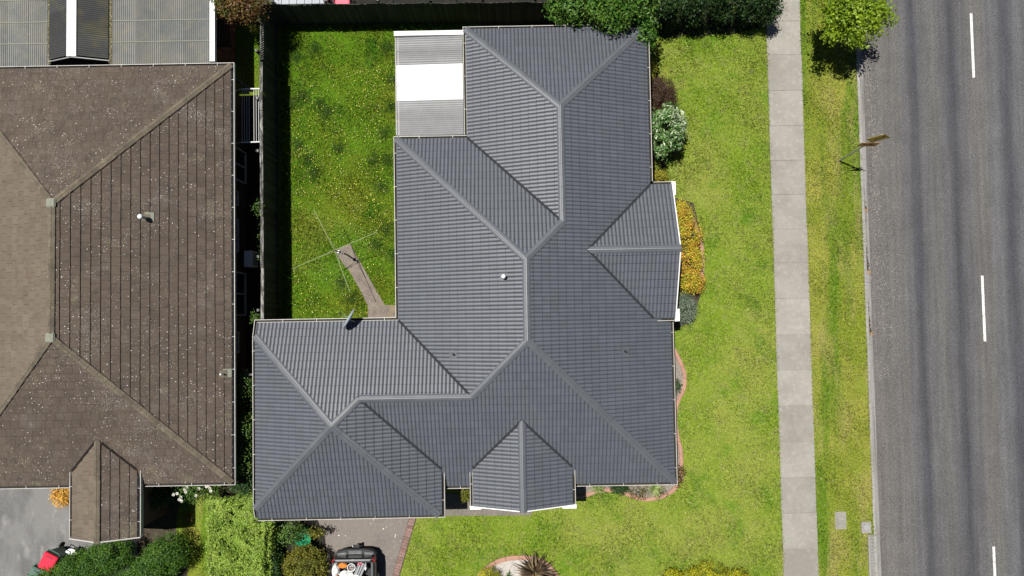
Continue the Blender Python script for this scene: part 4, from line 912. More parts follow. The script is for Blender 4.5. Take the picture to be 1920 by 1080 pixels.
# left side, between the houses
hx = [P(383, 1000, 1.3)[0], P(503, 1000, 1.3)[0]]; hy = [P(440, 925, 1.3)[1], P(440, 1120, 1.3)[1]]
t = thing('lime_hedge', 'big bright lime green hedge with feathery leaves between the two front yards', 'hedge', ((hx[0] + hx[1]) / 2, (hy[0] + hy[1]) / 2))
n = 30000; X = RNG.uniform(hx[0], hx[1], n); Y = RNG.uniform(hy[1], hy[0], n); u = (X - hx[0]) / (hx[1] - hx[0]); v = (hy[0] - Y) / (hy[0] - hy[1])
edge = np.minimum(np.minimum(u, 1 - u) * 2.4, v * 3.6); zt = 1.35 * np.clip(.45 + edge * 3.2, 0, 1) + .10 * np.sin(X * 5 + 2 * np.sin(Y * 3)) + .09 * np.sin(Y * 6.5 + X * 2.2) - .32 * np.clip(np.sin(X * 9.3 + 1.7 * np.sin(Y * 6)) * np.sin(Y * 8.1 + X * 3) - .55, 0, 1) * 2
cut = (v < .04) & (u < .45) ; ok = ~cut & ~((u > .9) & (v < .25)); Z = zt - np.abs(RNG.normal(0, .13, n)); nr = np.stack([np.clip(u - .5, -.4, .4), np.clip(.5 - v, -.4, .4) * .6, np.ones(n)], 1)
side = RNG.uniform(size=n) < .16; Z = np.where(side, RNG.uniform(.1, 1.2, n), Z); X = np.where(side, np.where(RNG.uniform(size=n) < .5, hx[0] + .04, hx[1] - .04) + RNG.normal(0, .05, n), X)
leaves(t, 'foliage', np.stack([X, Y, Z], 1)[ok], nr[ok], LF['hedge'], .10, .32, .7)
b = Buf()
for i in range(9): x = hx[0] + .4 + (i % 3) * .8; yy = hy[0] - .5 - (i // 3) * 1.1; b.tube((x, yy, 0), (x + .1, yy, .9), .035, .02)
obj('stem', b, M['bark'], t)
for k, (ax_, ay, bx_, by, r) in enumerate((((218), 1036, 92, 1094, .66), (318, 1036, 232, 1115, .72))):
    t = thing('dark_mound', ['long dark green mounded shrub running down beside the red-lidded bin', 'long dark green mounded shrub casting black shade on the yard grass'][k], 'shrub', P((ax_ + bx_) / 2, (ay + by) / 2), 'dark mounded shrubs by the neighbour driveway')
    A = Vector((*P(ax_, ay, .9), .75)); B = Vector((*P(bx_, by, .9), .75)); Cs = []; Ns = []
    for j in range(8):
        c = A.lerp(B, j / 7); rr = r * (1 + .12 * math.sin(j * 2.1)); a, b_ = clusters(c, (rr, rr * .92, .85), 95, 44, .085, .28, True, 80 + j + 9 * k, 1.0, .1); Cs.append(a); Ns.append(b_)
    leaves(t, 'foliage', np.concatenate(Cs), np.concatenate(Ns), LF['conif'], .06, .5)
    bb = Buf()
    for j in range(4): c = A.lerp(B, (j + .5) / 4); bb.tube((c.x, c.y, 0), (c.x, c.y, .8), .05, .03)
    obj('stem', bb, M['bark'], t)
bush('orange_shrub', 'small amber leaved shrub in the corner of the grey driveway', 'shrub', 117, 931, .35, (.42, .40, .3), 'orangeb', K=70, per=30, cr=.07, size=.075, asp=.4, seed=44)
bush('camellia_bush', 'dark glossy bush between the brown gable and the white roses', 'shrub', 292, 928, .9, (.62, .48, .7), 'deepg', K=110, per=34, cr=.1, size=.085, seed=45)
t = bush('rose_bush', 'rose bush with white blooms under the brown roof gutter', 'shrub', 372, 918, .9, (.95, .36, .5), 'mid', K=70, per=26, cr=.11, size=.075, seed=46, lump=.5)
x, y_ = P(365, 922, 1.1)
for (qx, qy) in ((326, 927), (333, 925), (340, 932), (337, 936), (347, 917), (352, 914), (349, 922), (374, 916), (368, 929), (390, 911), (394, 915), (396, 920), (388, 912), (412, 908), (341, 939)):
    fx, fy = P(qx, qy, 1.25); bb = Buf()
    for j in range(7):
        a = j * .9; r = .055; bb.add([(fx, fy, 1.25), (fx + r * math.cos(a), fy + r * math.sin(a), 1.29), (fx + r * 1.1 * math.cos(a + .9), fy + r * 1.1 * math.sin(a + .9), 1.285), (fx + .02 * math.cos(a + .5), fy + .02 * math.sin(a + .5), 1.31)], [(0, 1, 2), (0, 2, 3), (1, 2, 3)])
    obj('flower', bb, LF['rose'], t)
bush('weedy_patch', 'reddish low weeds beside the lime hedge on the yard grass', 'plant', 352, 985, .12, (.22, .6, .12), 'rust', K=40, per=16, cr=.07, size=.05, seed=47, trunk=False)
for k, (qx, qy, r, lf) in enumerate(((459, 728, (.34, .75, .5), 'mid'), (462, 800, (.32, .62, .5), 'mid'), (458, 860, (.38, .75, .6), 'mid'), (456, 905, (.42, .36, .5), 'deepg'))):
    bush('side_bush', ['leafy bush in the side passage above the pale gate', 'leafy bush in the side passage beside the white panel', 'leafy bush in the side passage level with the hip corner', 'dark bush in the side passage next to the lime hedge'][k], 'shrub', qx, qy, 1.5, r, lf, K=int(260 * r[0] * r[1]) + 30, per=34, cr=.10, size=.075, seed=90 + k, lump=.4, group='bushes in the passage between the houses')
bush('fence_sapling', 'small bright sapling poking over the side fence', 'shrub', 484, 390, 1.75, (.18, .28, .22), 'mid', K=20, per=20, cr=.07, size=.06, seed=48, base=P(486, 392))
bush('fence_fern', 'bright weed at the foot of the side fence by the roof corner', 'shrub', 482, 600, 1.5, (.24, .2, .3), 'mid', K=20, per=20, cr=.08, size=.07, seed=49, asp=.3)
bush('fence_sapling', 'thin weedy shoots halfway along the side fence', 'shrub', 488, 455, 1.75, (.06, .9, .15), 'mid', K=16, per=8, cr=.05, size=.05, seed=51)
bush('copper_tree', 'red and copper leaved tree at the back corner of the side yard', 'tree', 455, 10, 2.2, (1.0, .62, .9), 'rust', K=150, per=30, cr=.12, size=.085, lump=.5, seed=52)
bush('green_shrub', 'bright green shrub behind the timber deck', 'shrub', 412, 0, 2.0, (.4, .3, .5), 'mid', K=40, per=28, cr=.1, size=.07, seed=53)
bush('ragged_shrub', 'ragged yellow-green shrub below the copper tree by the fence', 'shrub', 475, 38, 1.0, (.28, .45, .6), 'olive', K=36, per=20, cr=.09, size=.07, seed=54, lump=.6)
# by the driveway
bush('driveway_shrub', 'olive green dome shrub beside the black ute', 'shrub', 574, 1066, .75, (.80, .85, .7), 'olive', K=330, per=34, cr=.075, size=.065, lump=.12, seed=55)
bush('leafy_shrub', 'loose dark shrub spreading over the green tub by the driveway', 'shrub', 545, 1000, .9, (.5, .42, .5), 'mid', K=60, per=18, cr=.1, size=.085, lump=.6, seed=56)
bush('arching_shrub', 'arching sprays of a loose shrub reaching over the driveway', 'shrub', 592, 1000, .85, (.42, .2, .3), 'olive', K=26, per=16, cr=.07, size=.07, lump=.5, seed=57)
bush('dark_shrub', 'dark shaded shrub tight against the lime hedge', 'shrub', 515, 1050, .6, (.25, .75, .5), 'deepg', K=60, per=26, cr=.09, size=.07, seed=58)
# front bed
bush('lime_shrub', 'yellow-green shrub at the edge of the round pebble bed', 'shrub', 916, 1083, .4, (.42, .36, .35), 'yellowb', K=110, per=30, cr=.06, size=.045, lump=.1, seed=59)
t = thing('golden_hedge', 'spreading bright yellow shrub at the bottom edge of the front lawn', 'shrub', P(1330, 1085))
Cs = []; Ns = []
for k, (qx, qy, r) in enumerate(((1275, 1090, (.75, .42, .45)), (1330, 1084, (.85, .60, .6)), (1378, 1092, (.62, .5, .5)))):
    a, b_ = clusters((*P(qx, qy, .45), .45), r, int(170 * r[0]), 40, .075, .15, True, 70 + k); Cs.append(a); Ns.append(b_)
leaves(t, 'foliage', np.concatenate(Cs), np.concatenate(Ns), LF['yellowb'], .05, .5); limbs(t, (*P(1330, 1090), 0), (*P(1330, 1090), .2), (*P(1330, 1088, .3), .3), (1.2, .6, .3), 8, M['bark'], r0=.04)

def strappy(name, label, px, py, n, L, leafm, w=.035, up=.75, seed=1, z0=.02, cat='plant', arc=(0, 2 * PI)):
    """each long leaf is its own part"""
    rnd = random.Random(seed); x, y_ = P(px, py); t = thing(name, label, cat, (x, y_)); proto = []
    for k in range(3):
        vs = []; fs = []; N = 6
        for i in range(N + 1):
            s = i / N; xx = L * (s * .8 + .1 * s * s); zz = L * (up * s - (up * .62 + .12 * k) * s * s); ww = w * (1 - s) ** .6 * (.55 + .9 * min(1, s * 3)) * .7
            vs += [(xx, -ww, zz + .006), (xx, 0, zz), (xx, ww, zz + .006)]
        for i in range(N): b = 3 * i; fs += [(b, b + 1, b + 4, b + 3), (b + 1, b + 2, b + 5, b + 4)]
        me = bpy.data.meshes.new('leaf'); me.from_pydata(vs, [], fs); me.materials.append(leafm); proto.append(me)
    for i in range(n):
        o = link_mesh('leaf', proto[i % 3], t); a = arc[0] + (arc[1] - arc[0]) * (i / n) + rnd.uniform(-.25, .25); s = rnd.uniform(.6, 1.1)
        o.location = (rnd.uniform(-.04, .04), rnd.uniform(-.04, .04), z0); o.rotation_euler = (rnd.uniform(-.3, .3), -rnd.uniform(0, .75), a); o.scale = (s, 1, s)
    return t
strappy('flax_plant', 'spiky bronze and cream striped flax in the pebble bed', 1003, 1070, 130, 1.02, LF['flax'], w=.046, up=.8, seed=5)
strappy('strappy_plant', 'small green strappy plant on the white pebbles beside the flax', 952, 1080, 16, .34, LF['agave'], w=.022, seed=6)
strappy('agapanthus', 'bright green strap-leaved clump nearest the entry porch', 1120, 913, 36, .50, LF['strap'], w=.022, seed=7)
strappy('agapanthus', 'bright green strap-leaved clump nearest the house corner', 1226, 915, 36, .52, LF['strap'], w=.024, seed=8)
strappy('dark_strap_plant', 'darker green strap-leaved clump between the two bright ones', 1168, 911, 28, .42, LF['agave'], w=.02, seed=9)
strappy('shaded_flax', 'dark shaded strappy plant at the corner of the entry porch', 1083, 905, 22, .4, LF['agave'], w=.02, seed=10)

# ------------------------------------------------------------------ fences
def fence(name, label, A, B, H, outward, lean=0.0, wob=.02, post_every=1.95, group=None, cap=True, caplabel=None):
    """A, B ends on the ground; outward: unit normal of the face with the palings"""
    A = Vector((*A, 0)); B = Vector((*B, 0)); d = (B - A); L = d.length; d.normalize(); nrm = Vector((*outward, 0)); t = thing(name, label, 'fence', ((A.x + B.x) / 2, (A.y + B.y) / 2), group); off = wloc(t)
    n = int(math.ceil(L / .102)); mes = []
    for k in range(4):
        w = .0535 - .001 * k; tp = random.uniform(-.012, .012)
        b = Buf().add([(-w, 0, 0), (w, 0, 0), (w, .014, 0), (-w, .014, 0), (-w, 0, H + tp), (w, 0, H - tp), (w, .014, H - tp), (-w, .014, H + tp)], [(0, 3, 2, 1), (4, 5, 6, 7), (0, 1, 5, 4), (1, 2, 6, 5), (2, 3, 7, 6), (3, 0, 4, 7)])
        me = b.mesh('paling'); me.materials.append(M['paling']); mes.append(me)
    ang = math.atan2(d.y, d.x); flip = 1 if Vector((-d.y, d.x, 0)).dot(nrm) > 0 else -1
    for i in range(n):
        o = link_mesh('paling', mes[i % 4], t); p = A + d * (i * .102 + .05) + nrm * (.024 + (.008 if i % 2 else 0) + random.uniform(0, .004)) - off
        o.location = (p.x, p.y, random.uniform(-.01, .01) - wob * .5 + wob * math.sin(i * .35)); o.rotation_euler = (random.uniform(-.008, .008), 0, ang if flip > 0 else ang + PI); o.scale = (1, 1, 1 + random.uniform(-.008, .012))
    for z in (.35, H * .5 + .1, H - .22):
        b = Buf(); q = [A - nrm * .03, B - nrm * .03]; b.sweep([(q[0].x, q[0].y, z), (q[1].x, q[1].y, z)], [(-.02, -.035), (-.02, .035), (.02, .035), (.02, -.035)]); obj('rail', b, M['paling'], t)
    k = 0; s = .4
    while s < L:
        p = A + d * s - nrm * .09; b = Buf().box(p.x - .045, p.x + .045, p.y - .045, p.y + .045, 0, H + .05); obj('post', b, M['fcap'], t); s += post_every; k += 1
    return t, A, d, L, nrm
FT = M['fcap']
lf, A, d, L, nrm = fence('paling_fence', 'long weathered paling fence between the back lawn and the brown-roofed house', (-9.14, -.12), (-9.16, 9.45), 1.80, (1, 0))
s = 0.0
while s < L - .1:                                            # silvered rail along the top of the palings, board by board
    ln = min(random.choice((1.95, 1.9)), L - s); p = A + d * s; q = A + d * (s + ln - .02); x = p.x; o_ = random.uniform(-.008, .008)
    obj('top_board', Buf().sweep([(x + .055, p.y, 1.83 + o_), (x + .06 + o_, q.y, 1.82)], [(-.055, -.012), (-.055, .012), (.055, .006), (.055, -.012)][::1]), FT, lf); s += ln
corner, *_ = fence('corner_fence', 'short higher stretch of fence with a lattice top at the back corner of the lawn', (-9.16, 9.44), (-9.12, 11.60), 1.85, (1, 0))
b = Buf()
for i in range(22): yy = 9.5 + i * .088; b.sweep([(-9.06, yy, 1.88), (-8.97, yy + .06, 1.88)], [(-.012, -.006), (-.012, .006), (.012, .006), (.012, -.006)])
b.box(-9.09, -9.07, 9.47, 11.5, 1.85, 1.90); obj('lattice_top', b, FT, corner)
bf, A, d, L, nrm = fence('rear_fence', 'weathered paling fence across the back of the lawn', P(521, 45), P(1040, 40), 1.80, (0, -1), wob=.03)

# folding clothesline and beam in the side passage, air conditioner, passage gate and panel
t = thing('folding_clothesline', 'white framed folding clothesline fixed across the side passage', 'clothesline', P(465, 215))
z = 1.55; c = [P(452, 167, z), P(490, 166, z), P(491, 266, z), P(452, 267, z)]
for a, b_ in ((0, 1), (2, 3)): obj('arm', Buf().tube((*c[a], z), (*c[b_], z), .024), M['white'], t)
for k in range(9):
    if k == 4: continue
    f = .05 + k * .115; a = lerp2(c[0], c[1], f); b_ = lerp2(c[3], c[2], f); obj('line', Buf().tube((*a, z), (*b_, z), .008, n=5), M['white'], t)
for q in (c[0], c[3]): obj('bracket', Buf().tube((q[0], q[1], z), (-10.34, q[1], z - .25), .015), M['white'], t)
tag(obj('timber_beam', Buf().tube((*P(437, 144, 1.6), 1.6), (*P(466, 166, 1.5), 1.5), .045, n=4), M['fcap']), 'pale timber brace slanting from the brown roof corner to the clothesline', 'beam')
t = thing('air_conditioner', 'white air conditioner unit standing in the dark side passage', 'air conditioner', P(463, 485))
x, y_ = P(464.5, 485, .75); obj('casing', Buf().box(x - .15, x + .15, y_ - .31, y_ + .31, .08, .75), M['whiteplastic'], t, bevel=.015)
b = Buf(); b.lathe((x, y_, .4), [(.22, 0), (.2, .01)], n=16); gme = Buf()
for i in range(9): gme.box(x + .152, x + .158, y_ - .24, y_ + .24, .15 + i * .06, .16 + i * .06)
obj('grille', gme, M['plastic'], t)
for dy in (-.22, .22): obj('foot', Buf().box(x - .13, x + .13, y_ + dy - .03, y_ + dy + .03, 0, .079), M['plastic'], t)
t = thing('passage_gate', 'narrow pale topped gate across the passage between the houses', 'gate', P(458, 703))
x0, y0 = P(441, 707, 1.7); x1_, y1_ = P(478, 701, 1.7)
for i in range(9):
    a = lerp2((x0, y0), (x1_, y1_), i / 9); obj('paling', Buf().box(a[0], a[0] + .075, a[1] - .01, a[1] + .01, .05, 1.68), M['paling'], t)
obj('top_rail', Buf().sweep([(x0, y0, 1.7), (x1_, y1_, 1.7)], [(-.035, -.02), (-.035, .02), (.035, .02), (.035, -.02)]), M['fcap'], t)
for (qx0, qy0, qx1, qy1, z, lab) in ((442, 782, 453, 816, .5, 'white panel leaning in the passage beside the bushes'), (452, 691, 462, 712, .4, 'small pale board lying in the passage near the gate')):
    a = P(qx0, qy0, z); b_ = P(qx1, qy1, z); tag(obj('board', Buf().add([(a[0], b_[1], z - .1), (b_[0], b_[1], z), (b_[0], a[1], z), (a[0], a[1], z - .1), (a[0], b_[1], z - .13), (b_[0], b_[1], z - .03), (b_[0], a[1], z - .03), (a[0], a[1], z - .13)], [(0, 1, 2, 3), (7, 6, 5, 4), (0, 4, 5, 1), (1, 5, 6, 2), (2, 6, 7, 3), (3, 7, 4, 0)]), M['white']), lab, 'board')

# timber deck with an iron chair
t = thing('timber_deck', 'small brown board deck beside the pergola', 'deck', P(420, 70))
xa, xb = P(398, 70, .3)[0], P(436, 70, .3)[0]; ya, yb = P(420, 119, .3)[1], P(420, -10, .3)[1]; n = int((yb - ya) / .095)
for i in range(n): obj('plank', Buf().box(xa, xb, ya + i * .095, ya + i * .095 + .088, .27, .30 + random.uniform(-.002, .002)), M['deckwood'], t)
obj('edge_board', Buf().box(xb + .002, xb + .03, ya, yb, .02, .31), M['deckwood'], t)
t = thing('iron_bench', 'black wrought iron bench with scrollwork standing on the timber deck', 'bench', (*P(415, 62, .3), .3))
cx, cy = P(418, 62, .75)
def ring(c, r, ax, n=14, w=.012):
    b = Buf(); pts = []
    for i in range(n + 1):
        a = 2 * PI * i / n; pts.append((c[0], c[1] + r * math.cos(a), c[2] + r * math.sin(a)) if ax == 'x' else (c[0] + r * math.cos(a), c[1] + r * math.sin(a), c[2]))
    return b.path(pts, w, 5)
for k in range(5): obj('seat_slat', Buf().box(cx - .22 + k * .1, cx - .15 + k * .1, cy - .55, cy + .55, .73, .75), M['iron'], t)
for yy in (-.38, 0, .38): obj('scroll', ring((cx + .30, cy + yy, 1.0), .17, 'x'), M['iron'], t); obj('scroll', ring((cx - .02, cy + yy, .757), .15, 'z', w=.014), M['iron'], t)
obj('back_rail', Buf().tube((cx + .3, cy - .6, 1.2), (cx + .3, cy + .6, 1.2), .018), M['iron'], t)
for sx in (-.2, .3):
    for sy in (-.52, .52): obj('leg', Buf().tube((cx + sx, cy + sy, .31), (cx + sx, cy + sy, 1.2 if sx > 0 else .74), .018), M['iron'], t)
for sy in (-.52, .52): obj('armrest', Buf().path([(cx - .2, cy + sy, .74), (cx - .22, cy + sy, .95), (cx + .3, cy + sy, .97)], .016), M['iron'], t)

# beyond the rear fence
t = thing('garden_shed', 'shed with pale blue-grey ribbed roof just beyond the rear fence', 'shed', P(563, -30))
z = 1.55; c0 = P(514, 8, z); c1 = P(614, 8, z)
for k in range(7):
    a = c0[0] + (c1[0] - c0[0]) * k / 7; w = (c1[0] - c0[0]) / 7
    obj('roof_sheet', Buf().box(a, a + w - .012, c0[1], c0[1] + 2.4, z - .02, z).box(a + w - .03, a + w - .012, c0[1], c0[1] + 2.4, z, z + .02), M['shedroof'], t)
obj('wall', Buf().box(c0[0] + .06, c1[0] - .06, c0[1] + .06, c0[1] + 2.3, 0, z - .022), M['plastic'], t)
def wheelie(label, x, y_, rz, lidm, bodym, tilt=0):
    t = thing('wheelie_bin', label, 'bin', (x, y_)); t.rotation_euler.z = rz
    def loc(buf, nm, m, par=t, bev=0):
        me = buf.mesh(nm); o = link_mesh(nm, me, par, m)
        if bev:
            bm = bmesh.new(); bm.from_mesh(me); bmesh.ops.bevel(bm, geom=[e for e in bm.edges], offset=bev, segments=2, affect='EDGES', clamp_overlap=True); bm.to_mesh(me); bm.free()
        return o
    b = Buf().add([(-.22, -.25, .08), (.22, -.25, .08), (.22, .2, .08), (-.22, .2, .08), (-.28, -.34, .95), (.28, -.34, .95), (.28, .32, .95), (-.28, .32, .95)], [(0, 3, 2, 1), (4, 5, 6, 7), (0, 1, 5, 4), (1, 2, 6, 5), (2, 3, 7, 6), (3, 0, 4, 7)])
    loc(b, 'bin_body', bodym, bev=.02)
    b = Buf().add([(-.29, -.36, .955), (.29, -.36, .955), (.29, .33, .99), (-.29, .33, .99), (-.25, -.31, 1.02), (.25, -.31, 1.02), (.25, .28, 1.06), (-.25, .28, 1.06)], [(0, 3, 2, 1), (4, 5, 6, 7), (0, 1, 5, 4), (1, 2, 6, 5), (2, 3, 7, 6), (3, 0, 4, 7)])
    ld = loc(b, 'lid', lidm, bev=.02); loc(Buf().box(-.14, .14, .20, .225, 1.053, 1.068), 'lid_grip', M['plastic'], ld)
    loc(Buf().path([(-.24, .33, .93), (-.22, .42, .96), (.22, .42, .96), (.24, .33, .93)], .018), 'handle', bodym)
    for s in (-.25, .25): loc(Buf().tube((s - .025, .26, .1), (s + .025, .26, .1), .1, n=14), 'wheel', M['rubber'])
    return t
x, y_ = P(642, 1, 1.0); wheelie('wheelie bin with faded pink-red lid behind the rear fence', x, y_ + .05, 0, M['pinkbin'], M['greenbin'])
x, y_ = P(90, 1054, 1.0); wheelie('green wheelie bin with a bright red lid on the grey driveway', x, y_, math.radians(-28), M['redbin'], M['greenbin'])
x, y_ = P(66, 1081, 1.0); wheelie('second bin with a grey-green lid below the red-lidded one', x, y_, math.radians(-28), M['greenbin'], M['greenbin'])
for k, (qx, qy) in enumerate(((619, 6), (735, 3), (855, 2))):
    x, y_ = P(qx, qy, 1.85); y_ = max(y_, 11.78); tag(obj('marker_post', Buf().box(x - .03, x + .03, y_ - .03, y_ + .1, 0, 1.9), M['white']), ['white post by the pink-lidded bin behind the rear fence', 'white post at the middle of the rear fence', 'white post behind the rear fence nearest the broadleaf tree'][k], 'post', 'white posts behind the rear fence')

# ------------------------------------------------------------------ clothes hoist
hx_, hy_ = P(627, 469, 1.9); t = thing('clothes_hoist', 'rotary clothes hoist with four pale arms and wires over the back lawn', 'clothes hoist', (hx_, hy_))
obj('pole', Buf().tube((hx_, hy_, 0), (hx_, hy_, 1.25), .03, n=10).tube((hx_, hy_, 1.25), (hx_, hy_, 1.95), .022, n=10), M['iron'], t)
obj('winder', Buf().box(hx_ - .05, hx_ + .05, hy_ - .05, hy_ + .05, 1.15, 1.32).path([(hx_, hy_, 1.24), (hx_ + .16, hy_ - .06, 1.24), (hx_ + .16, hy_ - .06, 1.12)], .012), M['steel'], t)
tips = [P(588, 392, 2.12), P(707, 435, 2.12), P(656, 547, 2.12), P(549, 504, 2.12)]
for q in tips: obj('arm', Buf().path([(hx_, hy_, 1.9), (*q, 2.12)], .010, 8), M['hoist'], t)
for q in tips: obj('stay', Buf().tube((hx_, hy_, 1.55), (*lerp2((hx_, hy_), q, .42), 1.97), .009, n=6), M['hoist'], t)
for k in range(6):
    f = .42 + k * .112; b = Buf()
    for i in range(4):
        p = lerp2((hx_, hy_), tips[i], f); q = lerp2((hx_, hy_), tips[(i + 1) % 4], f); mid = lerp2(p, q, .5); z = 1.9 + .22 * f
        b.path([(*p, z), (*mid, z - .05), (*q, z)], .0020, 4)
    obj('line', b, M['line'], t)

# ------------------------------------------------------------------ satellite dish on the gutter
dx_, dy_ = P(656.5, 599, 2.95); t = thing('satellite_dish', 'grey satellite dish seen almost edge-on at the north gutter', 'satellite dish', (dx_, dy_, 2.5))
nrm = Vector((-.80, .50, .27)).normalized(); up = Vector((0, 0, 1)); sdv = nrm.cross(up).normalized(); upv = sdv.cross(nrm).normalized(); c = Vector((dx_, dy_, 2.98)); vs = []; fs = []
R_, NR, NA = .40, 5, 24
for th in (0, .012):
    for i in range(NR + 1):
        r = R_ * i / NR
        for j in range(NA):
            a = 2 * PI * j / NA; v = c + sdv * (r * math.cos(a)) + upv * (r * .92 * math.sin(a)) + nrm * (.42 * r * r - th); vs.append(tuple(v))
m_ = (NR + 1) * NA
for k in range(2):
    for i in range(NR):
        for j in range(NA):
            q = [k * m_ + i * NA + j, k * m_ + i * NA + (j + 1) % NA, k * m_ + (i + 1) * NA + (j + 1) % NA, k * m_ + (i + 1) * NA + j]; fs.append(tuple(q if k else q[::-1]))
for j in range(NA): fs.append((NR * NA + j, NR * NA + (j + 1) % NA, m_ + NR * NA + (j + 1) % NA, m_ + NR * NA + j))
obj('dish', Buf().add(vs, fs), M['dish'], t, smooth=True)
f0 = c + nrm * .42; obj('feed_arm', Buf().tube(c - upv * .36, f0 - upv * .12, .012), M['steel'], t); obj('feed_horn', Buf().tube(f0 - upv * .12, f0 - upv * .12 - nrm * .09, .03), M['plastic'], t)
obj('mast', Buf().path([c - nrm * .03, (c.x + .10, c.y - .07, 2.85), (c.x + .10, c.y - .10, 2.42)], .02, 8), M['steel'], t)

# ------------------------------------------------------------------ road sign
bx, by = P(1573, 302); t = thing('road_sign', 'road warning sign with a yellow diamond over an orange plate, leaning out over the kerb', 'road sign', (bx, by))
# the post leans towards the road
pc = P(1647, 259.5, 3.02); top = Vector((bx + (pc[0] - bx) * 1.09, by + (pc[1] + .05 - by) * 1.09, 3.25)); obj('post', Buf().tube((bx, by, 0), top, .03, n=10), M['steel'], t)
def plate(name, cpx, cpy, z, hu, hv, m, ang, corners, mark=None, r=.02):
    cx_, cy_ = P(cpx, cpy, z); U = Vector((math.cos(ang), math.sin(ang), 0)); Vv = Vector((-.02, .085, .995)); nn = U.cross(Vv); c = Vector((cx_, cy_, z))
    vs = [c + U * (u * hu) + Vv * (v * hv) + nn * .0 for u, v in corners]; vs2 = [v - nn * .004 for v in vs]; k = len(vs)
    o = obj(name, Buf().add(vs + vs2, [tuple(range(k)), tuple(range(2 * k - 1, k - 1, -1))] + [(i, k + i, k + (i + 1) % k, (i + 1) % k) for i in range(k)]), m, t)
    if mark:
        for poly in mark:
            b = Buf(); v3 = [c + U * (u * hu) + Vv * (v * hv) + nn * .004 for u, v in poly]; tri = geometry.tessellate_polygon([[Vector((u, v, 0)) for u, v in poly]]); b.add(v3, [tuple(q) for q in tri]); obj('symbol', b, M['black'], o)
    return o
dia = [(0, -1), (1, 0), (0, 1), (-1, 0)]
border = []
def strip(pts, w):
    out = []
    for (a, b_) in zip(pts[:-1], pts[1:]):
        dx, dy = b_[0] - a[0], b_[1] - a[1]; l = math.hypot(dx, dy); n_ = (-dy / l * w, dx / l * w); out.append([(a[0] + n_[0], a[1] + n_[1]), (b_[0] + n_[0], b_[1] + n_[1]), (b_[0] - n_[0], b_[1] - n_[1]), (a[0] - n_[0], a[1] - n_[1])])
    return out
curve = strip([(-.10, -.55), (-.10, -.05), (.28, .14), (.28, .42)], .075) + [[(.10, .36), (.46, .36), (.28, .62)]]
edge = strip([(0, -.93), (.93, 0), (0, .93), (-.93, 0), (0, -.93)], .018)
plate('diamond_plate', 1647, 259.5, 3.02, .43, .43, M['signy'], math.radians(3), dia, curve + edge)
plate('advisory_plate', 1628, 271.3, 2.28, .34, .20, M['signo'], math.radians(-1), [(-1, -1), (1, -1), (1, 1), (-1, 1)], strip([(-.55, 0), (.15, 0)], .13) + [[(.15, -.5), (.6, 0), (.15, .5)]])

# ------------------------------------------------------------------ pits, leaf piles, drain
x0, y0 = P(1567, 961); x1_, y1_ = P(1585, 990)
t = thing('service_pit', 'plain rectangular concrete pit lid in the verge grass', 'pit lid', ((x0 + x1_) / 2, (y0 + y1_) / 2)); obj('lid', Buf().box(x0, x1_, y1_, y0, -.02, .05), M['concrete'], t, bevel=.012); obj('lid_surround', Buf().box(x0 - .03, x1_ + .03, y1_ - .03, y0 + .03, -.04, .028), M['kerb'], t)
x0, y0 = P(1614, 978); x1_, y1_ = P(1634, 999)
t = thing('stormwater_pit', 'square concrete pit with a round steel cover beside the kerb', 'pit cover', ((x0 + x1_) / 2, (y0 + y1_) / 2)); obj('surround', Buf().box(x0, x1_ - .02, y1_, y0, -.02, .045), M['kerb'], t, bevel=.012)
obj('cover', Buf().lathe(((x0 + x1_) / 2, (y0 + y1_) / 2, .045), [(.12, 0), (.12, .012), (.10, .012), (.10, .004), (.001, .004)], n=20), M['steel'], t)
a = P(1640, 1000, -.1); t = thing('kerb_inlet', 'dark steel lined drain inlet in the kerb below the pit', 'drain', a)
obj('inlet_frame', Buf().box(13.62, 13.785, -11.5, a[1], -.02, .045), M['channel'], t); obj('inlet_edge', Buf().box(13.56, 13.615, -11.5, a[1], -.02, .05), M['kerb'], t)
for i in range(10): obj('grate_bar', Buf().box(13.64, 13.765, a[1] - .12 - i * .13, a[1] - .10 - i * .13, .046, .056), M['steel'], t)
for k, (qx, qy) in enumerate(((1623, 395), (1629, 511), (1633, 626))):
    cx, cy = P(qx, qy, RZ + .02); V = []; F = []
    for i in range(46):
        x = cx + random.gauss(0, .045); yy = cy + random.gauss(0, .04); z = RZ + .025 + random.uniform(0, .03); a = random.uniform(0, PI); r = random.uniform(.012, .03); b0 = len(V)
        V += [(x - r * math.cos(a), yy - r * math.sin(a), z), (x + r * .4 * math.sin(a), yy - r * .4 * math.cos(a), z + .008), (x + r * math.cos(a), yy + r * math.sin(a), z), (x - r * .4 * math.sin(a), yy + r * .4 * math.cos(a), z + .008)]; F.append((b0, b0 + 1, b0 + 2, b0 + 3))
    o = link_mesh('leaf_pile', npmesh('leaf_pile', V, np.array(F)), None, LF['litter']); tag(o, ['small pile of dry leaves in the gutter nearest the road sign', 'biggest pile of dry leaves in the road gutter', 'small pile of dry leaves in the gutter nearest the pits'][k], 'leaf pile', 'leaf piles in the road gutter')
    # silt trail left by water upstream of the pile
    V = []; F = []; n = 70
    for i in range(n):
        s = random.random() ** 1.5 * 1.5; x = cx - .03 - s * .05 + random.gauss(0, .025 * (1.1 - s * .5)); yy = cy + .08 + s; r = random.uniform(.008, .022); b0 = len(V); V += [(x - r, yy - r * 2, RZ + .018), (x + r, yy - r * 2, RZ + .018), (x + r, yy + r * 2, RZ + .019), (x - r, yy + r * 2, RZ + .019)]; F.append((b0, b0 + 1, b0 + 2, b0 + 3))
    link_mesh('silt', npmesh('silt', V, np.array(F)), None, M['soil'], kind='stuff')

